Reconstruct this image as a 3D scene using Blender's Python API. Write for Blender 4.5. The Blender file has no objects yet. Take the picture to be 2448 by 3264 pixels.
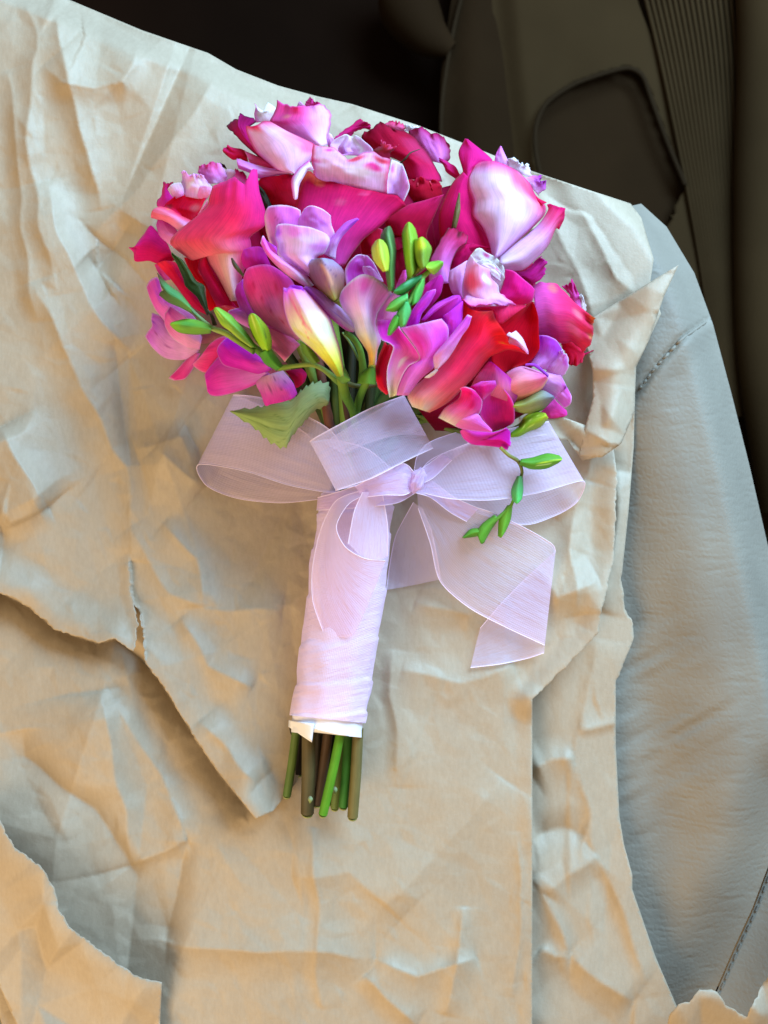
import bpy, bmesh, math, random
import numpy as np
from mathutils import Vector
from mathutils.geometry import delaunay_2d_cdt
rnd = random.Random(7)
C = bpy.context.scene.collection
scene = bpy.context.scene

# ------------------------------------------------------------------ camera, lamps, exposure
H = 0.383                     # camera height above the seat (m)
S = 0.000129                  # metres per photo pixel on the seat plane
cam = bpy.data.cameras.new("camera")
cam.sensor_fit = 'VERTICAL'; cam.sensor_height = 4.54; cam.lens = 4.13
cam.clip_start = 0.01; cam.clip_end = 20
cam.dof.use_dof = True; cam.dof.focus_distance = H - 0.035; cam.dof.aperture_fstop = 1.6
camo = bpy.data.objects.new("camera", cam); C.objects.link(camo)
camo.location = (0, 0, H); scene.camera = camo

w = bpy.data.worlds.new("World"); scene.world = w; w.use_nodes = True
w.node_tree.nodes["Background"].inputs[0].default_value = (1.0, 0.78, 0.53, 1)
w.node_tree.nodes["Background"].inputs[1].default_value = 0.34

def area(name, loc, target, size, energy, col, sy=None):
    l = bpy.data.lights.new(name, 'AREA'); l.energy = energy; l.color = col
    l.shape = 'RECTANGLE'; l.size = size; l.size_y = sy or size
    o = bpy.data.objects.new(name, l); C.objects.link(o); o.location = loc
    o.rotation_euler = (Vector(target) - Vector(loc)).to_track_quat('-Z', 'Y').to_euler()
    return o
area("window_light", (0.40, 0.54, 0.42), (0.0, 0.05, 0.0), 0.70, 17.0, (0.42, 0.70, 1.0), 0.4)
area("warm_bounce_fill", (-0.50, -0.70, 0.50), (0, 0, 0), 0.6, 7.6, (1.0, 0.70, 0.38), 0.5)  # added warm fill standing in for light bounced inside the car
scene.view_settings.view_transform = 'Standard'
scene.view_settings.look = 'None'
scene.view_settings.exposure = 0.27
scene.view_settings.gamma = 1.0

# ------------------------------------------------------------------ helpers
def W(px, py, z):
    """photo pixel + height above the seat (m) -> world point; works on arrays"""
    k = S * (H - z) / H
    return (px - 1224.0) * k, (1632.0 - py) * k, z

TILE = {'a': (400, 480, 4.1475), 'b': (700, 280, 4.1475), 'c': (1000, 340, 4.1475), 'd': (1400, 420, 3.7705),
        'e': (800, 620, 4.1475), 'f': (1100, 680, 4.1475), 'g': (1360, 760, 4.1475), 'h': (1500, 860, 4.1475),
        'i': (420, 820, 4.1475), 'j': (600, 960, 4.1475), 'k': (860, 860, 4.1475), 'l': (1160, 960, 4.1475),
        'm': (1400, 1060, 3.318), 'n': (700, 1180, 3.318), 'o': (1200, 1400, 2.370), 'p': (900, 1480, 3.318),
        'q': (850, 2050, 3.687), 'E': (600, 1200, 1.296), 'C': (400, 760, 2.183), 'D': (1080, 800, 1.929),
        'z': (0, 0, 0.6777)}
def T2P(tile, pts):
    x0, y0, s = TILE[tile]
    a = np.array(pts, float)
    a[:, 0] = x0 + a[:, 0] / s; a[:, 1] = y0 + a[:, 1] / s
    return a

def lin(c):
    c = np.array(c, float) / 255.0
    return np.where(c <= 0.04045, c / 12.92, ((c + 0.055) / 1.055) ** 2.4)

def cr(P, n):
    P = np.array(P, float)
    m = len(P)
    if m == 1: return np.repeat(P, n, 0)
    t = np.linspace(0, m - 1, n); i = np.minimum(t.astype(int), m - 2); f = (t - i)[:, None]
    Q = np.vstack([2 * P[0] - P[1], P, 2 * P[-1] - P[-2]])
    p0, p1, p2, p3 = Q[i], Q[i + 1], Q[i + 2], Q[i + 3]
    k = 0.42
    m1 = k * (p2 - p0); m2 = k * (p3 - p1)
    return (2*f**3-3*f**2+1)*p1 + (f**3-2*f**2+f)*m1 + (-2*f**3+3*f**2)*p2 + (f**3-f**2)*m2

def arc(P, n):
    """resample a polyline evenly"""
    P = np.array(P, float)
    d = np.r_[0, np.cumsum(np.hypot(*np.diff(P[:, :2], axis=0).T))]
    t = np.linspace(0, d[-1], n)
    return np.stack([np.interp(t, d, P[:, k]) for k in range(P.shape[1])], 1)

def hash2(ix, iy, s):
    v = np.sin(ix * 127.1 + iy * 311.7 + s * 74.7) * 43758.5453
    return v - np.floor(v)
def noise2(x, y, s=0):
    ix = np.floor(x); iy = np.floor(y); fx = x - ix; fy = y - iy
    fx = fx*fx*(3-2*fx); fy = fy*fy*(3-2*fy)
    a = hash2(ix, iy, s); b = hash2(ix+1, iy, s); c = hash2(ix, iy+1, s); d = hash2(ix+1, iy+1, s)
    return (a*(1-fx)+b*fx)*(1-fy) + (c*(1-fx)+d*fx)*fy - 0.5

def smooth(a, b, x):
    t = np.clip((x - a) / (b - a), 0, 1); return t*t*(3-2*t)

def link(o, parent=None):
    C.objects.link(o)
    if parent is not None: o.parent = parent
    return o
def thing(name, label, cat, loc=(0, 0, 0), group=None):
    o = bpy.data.objects.new(name, None); o.empty_display_size = 0.01; C.objects.link(o)
    o['label'] = label; o['category'] = cat
    if group: o['group'] = group
    return o
def mesh_obj(name, verts, faces, mat, parent=None, smooth_=True, cols=None, uvs=None, thick=0.0):
    me = bpy.data.meshes.new(name)
    me.from_pydata([tuple(v) for v in verts], [], [tuple(f) for f in faces])
    me.validate()
    if smooth_: me.polygons.foreach_set('use_smooth', [True] * len(me.polygons))
    if cols is not None:
        at = me.color_attributes.new('Col', 'FLOAT_COLOR', 'POINT')
        at.data.foreach_set('color', np.c_[cols, np.ones(len(cols))].astype(np.float32).ravel())
    if uvs is not None:
        ul = me.uv_layers.new(name='UVMap')
        idx = np.empty(len(me.loops), np.int32); me.loops.foreach_get('vertex_index', idx)
        ul.data.foreach_set('uv', np.asarray(uvs, np.float32)[idx].ravel())
    me.materials.append(mat); me.update()
    o = bpy.data.objects.new(name, me); link(o, parent)
    if thick:
        md = o.modifiers.new('thickness', 'SOLIDIFY'); md.thickness = thick; md.offset = 0
    return o
def grid_faces(nv, nu, wrap=False):
    f = []
    for j in range(nv - 1):
        for i in range(nu - 1 if not wrap else nu):
            i2 = (i + 1) % nu
            f.append((j*nu+i, j*nu+i2, (j+1)*nu+i2, (j+1)*nu+i))
    return f

# ------------------------------------------------------------------ materials
def nt(name):
    m = bpy.data.materials.new(name); m.use_nodes = True
    t = m.node_tree; t.nodes.clear(); return m, t
def N(t, kind, **kw):
    n = t.nodes.new(kind)
    for k, v in kw.items(): setattr(n, k, v)
    return n
def setv(n, **kw):
    for k, v in kw.items(): n.inputs[k.replace('_', ' ')].default_value = v
def plant_material(name, trans, rough, vein, spec=0.3, sheen=0.0):
    m, t = nt(name); L = t.links.new
    out = N(t, 'ShaderNodeOutputMaterial'); mix = N(t, 'ShaderNodeMixShader')
    bs = N(t, 'ShaderNodeBsdfPrincipled'); tr = N(t, 'ShaderNodeBsdfTranslucent')
    at = N(t, 'ShaderNodeVertexColor', layer_name='Col')
    uv = N(t, 'ShaderNodeUVMap'); mp = N(t, 'ShaderNodeMapping'); mp.inputs['Scale'].default_value = (44, 2.6, 1)
    ns = N(t, 'ShaderNodeTexNoise'); setv(ns, Scale=1.0, Detail=3.0, Roughness=0.6)
    tc = N(t, 'ShaderNodeTexCoord'); n2 = N(t, 'ShaderNodeTexNoise'); setv(n2, Scale=160.0, Detail=4.0, Roughness=0.6)
    r1 = N(t, 'ShaderNodeMapRange'); setv(r1, From_Min=0.3, From_Max=0.7, To_Min=1-vein, To_Max=1+vein)
    r2 = N(t, 'ShaderNodeMapRange'); setv(r2, From_Min=0.3, From_Max=0.7, To_Min=0.90, To_Max=1.08)
    mu = N(t, 'ShaderNodeMath', operation='MULTIPLY')
    vm = N(t, 'ShaderNodeVectorMath', operation='SCALE')
    bu = N(t, 'ShaderNodeBump'); setv(bu, Strength=0.22, Distance=0.0006)
    L(uv.outputs[0], mp.inputs[0]); L(mp.outputs[0], ns.inputs[0]); L(tc.outputs['Object'], n2.inputs[0])
    L(ns.outputs[0], r1.inputs[0]); L(n2.outputs[0], r2.inputs[0])
    L(r1.outputs[0], mu.inputs[0]); L(r2.outputs[0], mu.inputs[1])
    L(at.outputs[0], vm.inputs[0]); L(mu.outputs[0], vm.inputs['Scale'])
    L(vm.outputs[0], bs.inputs['Base Color']); L(vm.outputs[0], tr.inputs['Color'])
    L(ns.outputs[0], bu.inputs['Height']); L(bu.outputs[0], bs.inputs['Normal'])
    setv(bs, Roughness=rough); bs.inputs['Specular IOR Level'].default_value = spec
    bs.inputs['Sheen Weight'].default_value = sheen; bs.inputs['Sheen Roughness'].default_value = 0.4
    mix.inputs[0].default_value = trans
    L(bs.outputs[0], mix.inputs[1]); L(tr.outputs[0], mix.inputs[2]); L(mix.outputs[0], out.inputs[0])
    return m
M_PETAL = plant_material('petal_tissue', 0.50, 0.75, 0.11, 0.07, 0.10)
M_GREEN = plant_material('green_tissue', 0.16, 0.52, 0.14, 0.28)

def paper_material():
    m, t = nt('kraft_paper'); L = t.links.new
    out = N(t, 'ShaderNodeOutputMaterial'); mix = N(t, 'ShaderNodeMixShader'); mix.inputs[0].default_value = 0.10
    bs = N(t, 'ShaderNodeBsdfPrincipled'); tr = N(t, 'ShaderNodeBsdfTranslucent')
    tc = N(t, 'ShaderNodeTexCoord')
    mp = N(t, 'ShaderNodeMapping'); mp.inputs['Scale'].default_value = (700, 260, 300); mp.inputs['Rotation'].default_value = (0, 0, 0.25)
    fib = N(t, 'ShaderNodeTexNoise'); setv(fib, Scale=1.0, Detail=5.0, Roughness=0.65)
    big = N(t, 'ShaderNodeTexNoise'); setv(big, Scale=22.0, Detail=5.0, Roughness=0.6)
    fin = N(t, 'ShaderNodeTexNoise'); setv(fin, Scale=900.0, Detail=3.0, Roughness=0.7)
    rp = N(t, 'ShaderNodeValToRGB')
    rp.color_ramp.elements[0].position = 0.3; rp.color_ramp.elements[0].color = (*lin((166, 151, 129)), 1)
    rp.color_ramp.elements[1].position = 0.72; rp.color_ramp.elements[1].color = (*lin((184, 170, 147)), 1)
    a1 = N(t, 'ShaderNodeMath', operation='ADD'); a2 = N(t, 'ShaderNodeMath', operation='MULTIPLY'); a2.inputs[1].default_value = 0.5
    b1 = N(t, 'ShaderNodeBump'); setv(b1, Strength=0.25, Distance=0.0004)
    b2 = N(t, 'ShaderNodeBump'); setv(b2, Strength=0.5, Distance=0.0012)
    cr_ = N(t, 'ShaderNodeTexNoise'); setv(cr_, Scale=75.0, Detail=4.0, Roughness=0.55); cr_.noise_type = 'RIDGED_MULTIFRACTAL'
    L(tc.outputs['Object'], mp.inputs[0]); L(mp.outputs[0], fib.inputs[0])
    for n in (big, fin, cr_): L(tc.outputs['Object'], n.inputs[0])
    L(fib.outputs[0], a1.inputs[0]); L(big.outputs[0], a1.inputs[1]); L(a1.outputs[0], a2.inputs[0]); L(a2.outputs[0], rp.inputs[0])
    L(rp.outputs[0], bs.inputs['Base Color']); L(rp.outputs[0], tr.inputs['Color'])
    L(cr_.outputs[0], b2.inputs['Height']); L(fin.outputs[0], b1.inputs['Height']); L(b2.outputs[0], b1.inputs['Normal'])
    b2.inputs['Strength'].default_value = 0.05
    wn = N(t, 'ShaderNodeTexNoise'); setv(wn, Scale=30.0, Detail=2.0)
    wa = N(t, 'ShaderNodeVectorMath', operation='MULTIPLY_ADD'); wa.inputs[1].default_value = (0.02, 0.02, 0.0)
    L(tc.outputs['Object'], wn.inputs[0]); L(wn.outputs['Color'], wa.inputs[0]); L(tc.outputs['Object'], wa.inputs[2])
    prev = b2
    for sc_, st_, wd_ in ((24.0, 0.32, 0.04), (52.0, 0.22, 0.08), (120.0, 0.10, 0.16)):
        vo = N(t, 'ShaderNodeTexVoronoi', feature='DISTANCE_TO_EDGE'); setv(vo, Scale=sc_); L(wa.outputs[0], vo.inputs[0])
        mm = N(t, 'ShaderNodeMath', operation='MINIMUM'); mm.inputs[1].default_value = wd_; L(vo.outputs[0], mm.inputs[0])
        bb = N(t, 'ShaderNodeBump'); setv(bb, Strength=st_, Distance=0.0016/ (sc_*wd_)); L(mm.outputs[0], bb.inputs['Height'])
        L(prev.outputs[0], bb.inputs['Normal']); prev = bb
    L(prev.outputs[0], b1.inputs['Normal'])
    L(b1.outputs[0], bs.inputs['Normal'])
    setv(bs, Roughness=0.55); bs.inputs['Specular IOR Level'].default_value = 0.42
    L(bs.outputs[0], mix.inputs[1]); L(tr.outputs[0], mix.inputs[2]); L(mix.outputs[0], out.inputs[0])
    return m
M_PAPER = paper_material()

def leather_material():
    m, t = nt('grey_leather'); L = t.links.new
    out = N(t, 'ShaderNodeOutputMaterial'); bs = N(t, 'ShaderNodeBsdfPrincipled'); tc = N(t, 'ShaderNodeTexCoord')
    vo = N(t, 'ShaderNodeTexVoronoi', feature='DISTANCE_TO_EDGE'); setv(vo, Scale=420.0)
    mp = N(t, 'ShaderNodeMapping'); mp.inputs['Scale'].default_value = (90, 320, 60); mp.inputs['Rotation'].default_value = (0, 0, -0.5)
    wr = N(t, 'ShaderNodeTexNoise'); setv(wr, Scale=1.0, Detail=5.0, Roughness=0.6); wr.noise_type = 'RIDGED_MULTIFRACTAL'
    bg = N(t, 'ShaderNodeTexNoise'); setv(bg, Scale=25.0, Detail=4.0)
    rp = N(t, 'ShaderNodeValToRGB')
    rp.color_ramp.elements[0].position = 0.35; rp.color_ramp.elements[0].color = (*lin((124, 118, 106)), 1)
    rp.color_ramp.elements[1].position = 0.7; rp.color_ramp.elements[1].color = (*lin((134, 128, 115)), 1)
    b1 = N(t, 'ShaderNodeBump'); setv(b1, Strength=0.35, Distance=0.0005)
    b2 = N(t, 'ShaderNodeBump'); setv(b2, Strength=0.28, Distance=0.001); b2.invert = True
    L(tc.outputs['Object'], vo.inputs[0]); L(tc.outputs['Object'], mp.inputs[0]); L(mp.outputs[0], wr.inputs[0])
    L(tc.outputs['Object'], bg.inputs[0]); L(bg.outputs[0], rp.inputs[0]); L(rp.outputs[0], bs.inputs['Base Color'])
    L(vo.outputs['Distance'], b1.inputs['Height']); L(wr.outputs[0], b2.inputs['Height'])
    L(b2.outputs[0], b1.inputs['Normal']); L(b1.outputs[0], bs.inputs['Normal'])
    setv(bs, Roughness=0.6); bs.inputs['Specular IOR Level'].default_value = 0.3
    L(bs.outputs[0], out.inputs[0]); return m
M_LEATHER = leather_material()

def plastic(name, col, rough=0.6, scale=300.0):
    m, t = nt(name); L = t.links.new
    out = N(t, 'ShaderNodeOutputMaterial'); bs = N(t, 'ShaderNodeBsdfPrincipled'); tc = N(t, 'ShaderNodeTexCoord')
    ns = N(t, 'ShaderNodeTexNoise'); setv(ns, Scale=scale, Detail=4.0)
    n2 = N(t, 'ShaderNodeTexNoise'); setv(n2, Scale=9.0, Detail=3.0)
    rp = N(t, 'ShaderNodeValToRGB'); c = lin(col)
    rp.color_ramp.elements[0].position = 0.3; rp.color_ramp.elements[0].color = (*(c*0.8), 1)
    rp.color_ramp.elements[1].position = 0.7; rp.color_ramp.elements[1].color = (*(c*1.2), 1)
    bu = N(t, 'ShaderNodeBump'); setv(bu, Strength=0.25, Distance=0.0006)
    L(tc.outputs['Object'], ns.inputs[0]); L(tc.outputs['Object'], n2.inputs[0]); L(n2.outputs[0], rp.inputs[0])
    L(rp.outputs[0], bs.inputs['Base Color'])
    L(ns.outputs[0], bu.inputs['Height']); L(bu.outputs[0], bs.inputs['Normal']); setv(bs, Roughness=rough)
    bs.inputs['Specular IOR Level'].default_value = 0.03
    L(bs.outputs[0], out.inputs[0]); return m
M_DOOR = plastic('brown_door_trim', (36, 24, 12), 0.85); M_DOOR2 = plastic('tan_door_trim', (51, 38, 22), 0.9)  # base colours darkened to carry the interior shade
M_DARK = plastic('shade_black_floor', (20, 11, 6), 1.0, 700.0); M_RIM = plastic('tan_pocket_rim', (38, 28, 17), 0.9)  # floor blackened to stand for the unlit interior
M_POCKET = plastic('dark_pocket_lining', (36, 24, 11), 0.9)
M_TAPE = plastic('white_floral_tape', (236, 238, 246), 0.55, 500.0)
M_THREAD = plastic('grey_thread', (120, 118, 110), 0.7)

def ribbon_material(name, col, alpha, thread=46.0):
    m, t = nt(name); L = t.links.new
    out = N(t, 'ShaderNodeOutputMaterial'); tp = N(t, 'ShaderNodeBsdfTransparent')
    df = N(t, 'ShaderNodeBsdfPrincipled'); tl = N(t, 'ShaderNodeBsdfTranslucent')
    m1 = N(t, 'ShaderNodeMixShader'); m2 = N(t, 'ShaderNodeMixShader'); m1.inputs[0].default_value = 0.36
    c = lin(col); df.inputs['Base Color'].default_value = (*c, 1); tl.inputs['Color'].default_value = (*c, 1)
    setv(df, Roughness=0.45); df.inputs['Sheen Weight'].default_value = 0.35; df.inputs['Specular IOR Level'].default_value = 0.35
    uv = N(t, 'ShaderNodeUVMap'); sp = N(t, 'ShaderNodeSeparateXYZ')
    w1 = N(t, 'ShaderNodeMath', operation='MULTIPLY'); w1.inputs[1].default_value = thread * 6.283
    s1 = N(t, 'ShaderNodeMath', operation='SINE')
    w2 = N(t, 'ShaderNodeMath', operation='MULTIPLY'); w2.inputs[1].default_value = thread * 2.2 * 6.283
    s2 = N(t, 'ShaderNodeMath', operation='SINE'); sm = N(t, 'ShaderNodeMath', operation='ADD')
    e1 = N(t, 'ShaderNodeMath', operation='MULTIPLY_ADD'); e1.inputs[1].default_value = 2; e1.inputs[2].default_value = -1
    e2 = N(t, 'ShaderNodeMath', operation='ABSOLUTE')
    e3 = N(t, 'ShaderNodeMapRange'); setv(e3, From_Min=0.94, From_Max=0.97, To_Min=0.0, To_Max=0.22)
    mr = N(t, 'ShaderNodeMapRange'); setv(mr, From_Min=-2.0, From_Max=2.0, To_Min=alpha-0.035, To_Max=alpha+0.035)
    ad = N(t, 'ShaderNodeMath', operation='ADD', use_clamp=True)
    bu = N(t, 'ShaderNodeBump'); setv(bu, Strength=0.3, Distance=0.0002)
    L(uv.outputs[0], sp.inputs[0]); L(sp.outputs[0], w1.inputs[0]); L(w1.outputs[0], s1.inputs[0])
    L(sp.outputs[1], w2.inputs[0]); L(w2.outputs[0], s2.inputs[0]); L(s1.outputs[0], sm.inputs[0]); L(s2.outputs[0], sm.inputs[1])
    L(sp.outputs[0], e1.inputs[0]); L(e1.outputs[0], e2.inputs[0]); L(e2.outputs[0], e3.inputs[0])
    L(sm.outputs[0], mr.inputs[0]); L(mr.outputs[0], ad.inputs[0]); L(e3.outputs[0], ad.inputs[1])
    pk = N(t, 'ShaderNodeTexNoise'); setv(pk, Scale=1.0, Detail=4.0, Roughness=0.6); pm = N(t, 'ShaderNodeMapping'); pm.inputs['Scale'].default_value = (9, 3, 1)
    b0 = N(t, 'ShaderNodeBump'); setv(b0, Strength=0.5, Distance=0.002)
    L(uv.outputs[0], pm.inputs[0]); L(pm.outputs[0], pk.inputs[0]); L(pk.outputs[0], b0.inputs['Height']); L(b0.outputs[0], bu.inputs['Normal'])
    L(sm.outputs[0], bu.inputs['Height']); L(bu.outputs[0], df.inputs['Normal'])
    L(df.outputs[0], m1.inputs[1]); L(tl.outputs[0], m1.inputs[2])
    L(ad.outputs[0], m2.inputs[0]); L(tp.outputs[0], m2.inputs[1]); L(m1.outputs[0], m2.inputs[2]); L(m2.outputs[0], out.inputs[0])
    return m
M_RIB = ribbon_material('lilac_organza', (240, 222, 254), 0.48)
M_RIBD = ribbon_material('gathered_lilac_organza', (236, 208, 250), 0.78)
M_WRAP = ribbon_material('wrapped_lilac_organza', (246, 224, 252), 0.97, 60.0)
M_RIBT = ribbon_material('draped_lilac_organza', (242, 220, 252), 0.66)
M_HEM = plastic('lilac_hem_thread', (238, 222, 248), 0.5, 600.0)

# ------------------------------------------------------------------ petals
def dome(x, y):
    r2 = ((x - 1180) / 800.0) ** 2 + ((y - 830) / 640.0) ** 2
    return 0.014 + 0.034 * np.sqrt(np.clip(1 - r2, 0, 1))
def paper_under(X, Y):
    A = np.stack([X.ravel(), Y.ravel()], 1) * 0.6777
    z = z_main(A)
    if A[:, 0].min() < 800: z = np.where(inside(A, UPPER), np.maximum(z, z_upper(A)), z)
    return z.reshape(X.shape) * 0.001
LIFT = 0.0
PAR = None
_seed = [0]
def P(tile, L, R, stops, off=0, cup=3, T=(), B=(), bow=0, tip=0, base=-3, sl=None, sr=None, rim=None, spots=(), lines=(),
      rag=0.0, name='petal', mat=None, n=(22, 24), wob=0.7, zabs=None, thick=0.0002, parent=None):
    """one petal/leaf as a Coons patch between its left and right edge (base -> tip), tip edge T, with its own depth"""
    _seed[0] += 1; sd = _seed[0]; rag *= 1.8
    nu, nv = n
    A = [T2P(tile, q) for q in (L, R)]
    if len(L) == len(R): pl, pr = cr(A[0], nv), cr(A[1], nv)
    else: pl, pr = cr(arc(A[0], 9), nv), cr(arc(A[1], 9), nv)
    u = np.linspace(0, 1, nu)[None, :, None]; v = np.linspace(0, 1, nv)[:, None, None]
    g = (1-u) * pl[:, None] + u * pr[:, None]
    if T:
        tq = np.vstack([pl[-1], T2P(tile, T), pr[-1]])
        tp = arc(tq if rag else cr(tq, 60), nu)
        g = g + v**2.2 * (tp[None] - ((1-u[0]) * pl[-1] + u[0] * pr[-1])[None])
    if B:
        bp = arc(cr(np.vstack([pl[0], T2P(tile, B), pr[0]]), 60), nu)
        g = g + (1-v)**2.2 * (bp[None] - ((1-u[0]) * pl[0] + u[0] * pr[0])[None])
    U = np.broadcast_to(u[..., 0], (nv, nu)); V = np.broadcast_to(v[..., 0], (nv, nu))
    if rag:
        d = g[-1].mean(0) - g[0].mean(0); d = d / (np.hypot(*d) + 1e-6)
        rr = noise2(U * 9 + sd, V * 0 + 3, sd) * 1.3 + noise2(U * 21, V * 0 + sd, sd + 5) * 0.7
        g = g + (V**7 * rr * rag)[..., None] * d
        side = np.abs(2*U-1)**9 * np.sign(2*U-1) * noise2(V * 10, U * 0 + sd, sd + 9) * rag * 0.8
        e = np.array([-d[1], d[0]]); g = g + side[..., None] * e
    X, Y = g[..., 0], g[..., 1]
    z = (dome(X, Y) + LIFT * 0.001) if zabs is None else np.full(X.shape, zabs * 0.001)
    cup = cup * 0.8 if abs(cup) < 12 else cup
    z = z + 0.001 * (off + cup * (1 - (2*U-1)**2) + bow * 4*V*(1-V) + tip * V**2 + base * (1-V)**2)
    size = np.ptp(X) + np.ptp(Y)
    z = z + 0.001 * wob * min(1.0, size / 250) * 1.7 * (noise2(U*2.7 + sd, V*2.7, sd) + 0.5 * noise2(U*6, V*6 + sd, sd+2) + 0.45 * V * noise2(U*11 + sd, V*3, sd+6))
    if zabs is None: z = np.maximum(z, paper_under(X, Y) + 0.001 * (1.5 + 0.15 * (off + 6)))
    if rag: z = z + 0.001 * rag * 0.32 * V**5 * (noise2(U*8 + sd, V*2, sd+12) + 0.6*noise2(U*17, V*3, sd+13)) * 2
    z = np.maximum(z, 0.004)
    wx, wy, wz = W(X, Y, z)
    verts = np.stack([wx, wy, wz], -1).reshape(-1, 3)
    vs = [k / (len(stops)-1) if not isinstance(c[0], (tuple, list)) else c[1] for k, c in enumerate(stops)]
    cs = np.array([lin(c) if not isinstance(c[0], (tuple, list)) else lin(c[0]) for c in stops])
    vv = np.clip(V + 0.10 * noise2(U*3 + sd, V*3, sd+3), 0, 1)
    col = np.stack([np.interp(vv, vs, cs[:, k]) for k in range(3)], -1)
    def blend(col, c, f): return col * (1 - f[..., None]) + lin(c) * f[..., None]
    nz = 0.12 * noise2(U*4, V*5 + sd, sd + 4)
    if sl: col = blend(col, sl[0], smooth(sl[1], 0, U + nz) * (sl[2] if len(sl) > 2 else 0.85))
    if sr: col = blend(col, sr[0], smooth(1 - sr[1], 1, U + nz) * (sr[2] if len(sr) > 2 else 0.85))
    for s in spots:
        cu, cv, r, c = s[:4]; k = s[4] if len(s) > 4 else 0.85
        d = np.hypot((U - cu) * (s[5] if len(s) > 5 else 1), V - cv) + 0.35 * r * noise2(U*9, V*9, sd+8)
        col = blend(col, c, smooth(r, r*0.25, d) * k)
    for (u0, v0, u1, v1, wd, c) in lines:
        du, dv = u1-u0, v1-v0; tt = np.clip(((U-u0)*du + (V-v0)*dv) / (du*du + dv*dv), 0, 1)
        col = blend(col, c, smooth(wd, 0, np.hypot(U-u0-tt*du, V-v0-tt*dv)) * 0.8)
    if rim:
        d = np.minimum(np.minimum(U, 1-U) * 1.0, (1-V) * 1.2)
        col = blend(col, rim[0], smooth(max(rim[1] if len(rim) > 1 else 0.09, 0.06), 0.0, d) * 0.9)
    col = np.clip(col * (np.array([1.42, 1.38, 1.42]) if (mat is None or mat is M_PETAL) else 1.3), 0, 0.93)
    o = mesh_obj(name, verts, grid_faces(nv, nu), mat or M_PETAL, parent or PAR, True,
                 col.reshape(-1, 3), np.stack([U, V], -1).reshape(-1, 2), thick)
    return o

def tube(name, pts, rads, mat, parent, cols=None, n=10, seg=24, cap=True, jit=0.0, smooth_path=True):
    """tapered tube through world points"""
    pts = np.array(pts, float); rads = np.array(rads, float) * np.ones(len(pts))
    q = cr(np.c_[pts, rads], seg) if smooth_path else np.c_[pts, rads]
    p, r = q[:, :3], q[:, 3]; seg = len(p)
    verts, cc = [], []
    tan = np.gradient(p, axis=0); tan /= np.linalg.norm(tan, axis=1)[:, None] + 1e-9
    a = np.cross(tan[0], (0.3, 0.2, 1.0)); a /= np.linalg.norm(a) + 1e-9
    for k in range(seg):
        a = a - tan[k] * a.dot(tan[k]); a /= np.linalg.norm(a) + 1e-9
        b = np.cross(tan[k], a)
        for i in range(n):
            th = 2*math.pi*i/n; rr = r[k] * (1 + jit * (rnd.random() - 0.5))
            verts.append(p[k] + rr * (math.cos(th)*a + math.sin(th)*b))
    faces = grid_faces(seg, n, True)
    if cap:                        # flat cut ends with their own vertices
        for k0, rev in ((0, True), (seg-1, False)):
            b0 = len(verts); verts += [verts[k0*n + i] for i in range(n)]
            fc = tuple(range(b0, b0+n)); faces.append(fc[::-1] if rev else fc)
    if cols is not None:
        cs = np.array([lin(c) for c in cols]); t = np.linspace(0, 1, seg); ts = np.linspace(0, 1, len(cs))
        cc = np.repeat(np.stack([np.interp(t, ts, cs[:, k]) for k in range(3)], 1), n, 0)
        cc = cc * (1 + 0.15 * (noise2(np.arange(len(cc))*0.37, np.arange(len(cc))*0.11, 3))[:, None])
    if cols is not None and cap: cc = np.r_[cc, cc[:n], cc[(seg-1)*n:seg*n]]
    uv = np.array([(i/n, k/seg) for k in range(seg) for i in range(n)] + [(0, 0)] * (len(verts) - seg*n))
    return mesh_obj(name, verts, faces, mat, parent, True, cc if cols is not None else None, uv)

def ptube(name, tile, pts, zs, rpx, parent, cols, **kw):
    """tube through picture points of a tile, with heights zs (mm) and radii in photo pixels"""
    a = T2P(tile, pts); zs = np.array(zs, float) * 0.001 * np.ones(len(a))
    x, y, z = W(a[:, 0], a[:, 1], zs)
    r = np.array(rpx, float) * np.ones(len(a)) / TILE[tile][2] * S * (H - zs) / H
    return tube(name, np.stack([x, y, z], 1), r, kw.pop('mat', M_GREEN), parent, cols, **kw)

BIND = (1100, 1575, 0.020)
def stem_to(tile, pt, parent, cols=((70, 95, 40), (60, 80, 35)), r=0.0022, depth=-12, spread=None, name='stem'):
    a = T2P(tile, [pt])[0]; z = float(dome(a[0], a[1])) + depth * 0.001
    z = max(z, 0.010)
    p0 = np.array(W(a[0], a[1], z)); bx = BIND[0] + (spread if spread is not None else rnd.uniform(-55, 55))
    p2 = np.array(W(bx, BIND[1], BIND[2] + rnd.uniform(-0.006, 0.004)))
    p1 = np.array(W(bx*0.7 + a[0]*0.3, 1400 * 0.75 + a[1]*0.25, 0.5*(z + BIND[2])))
    return tube(name, [p0, p1, p2], [r*0.9, r, r], M_GREEN, parent, cols, 8, 16)

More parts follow.
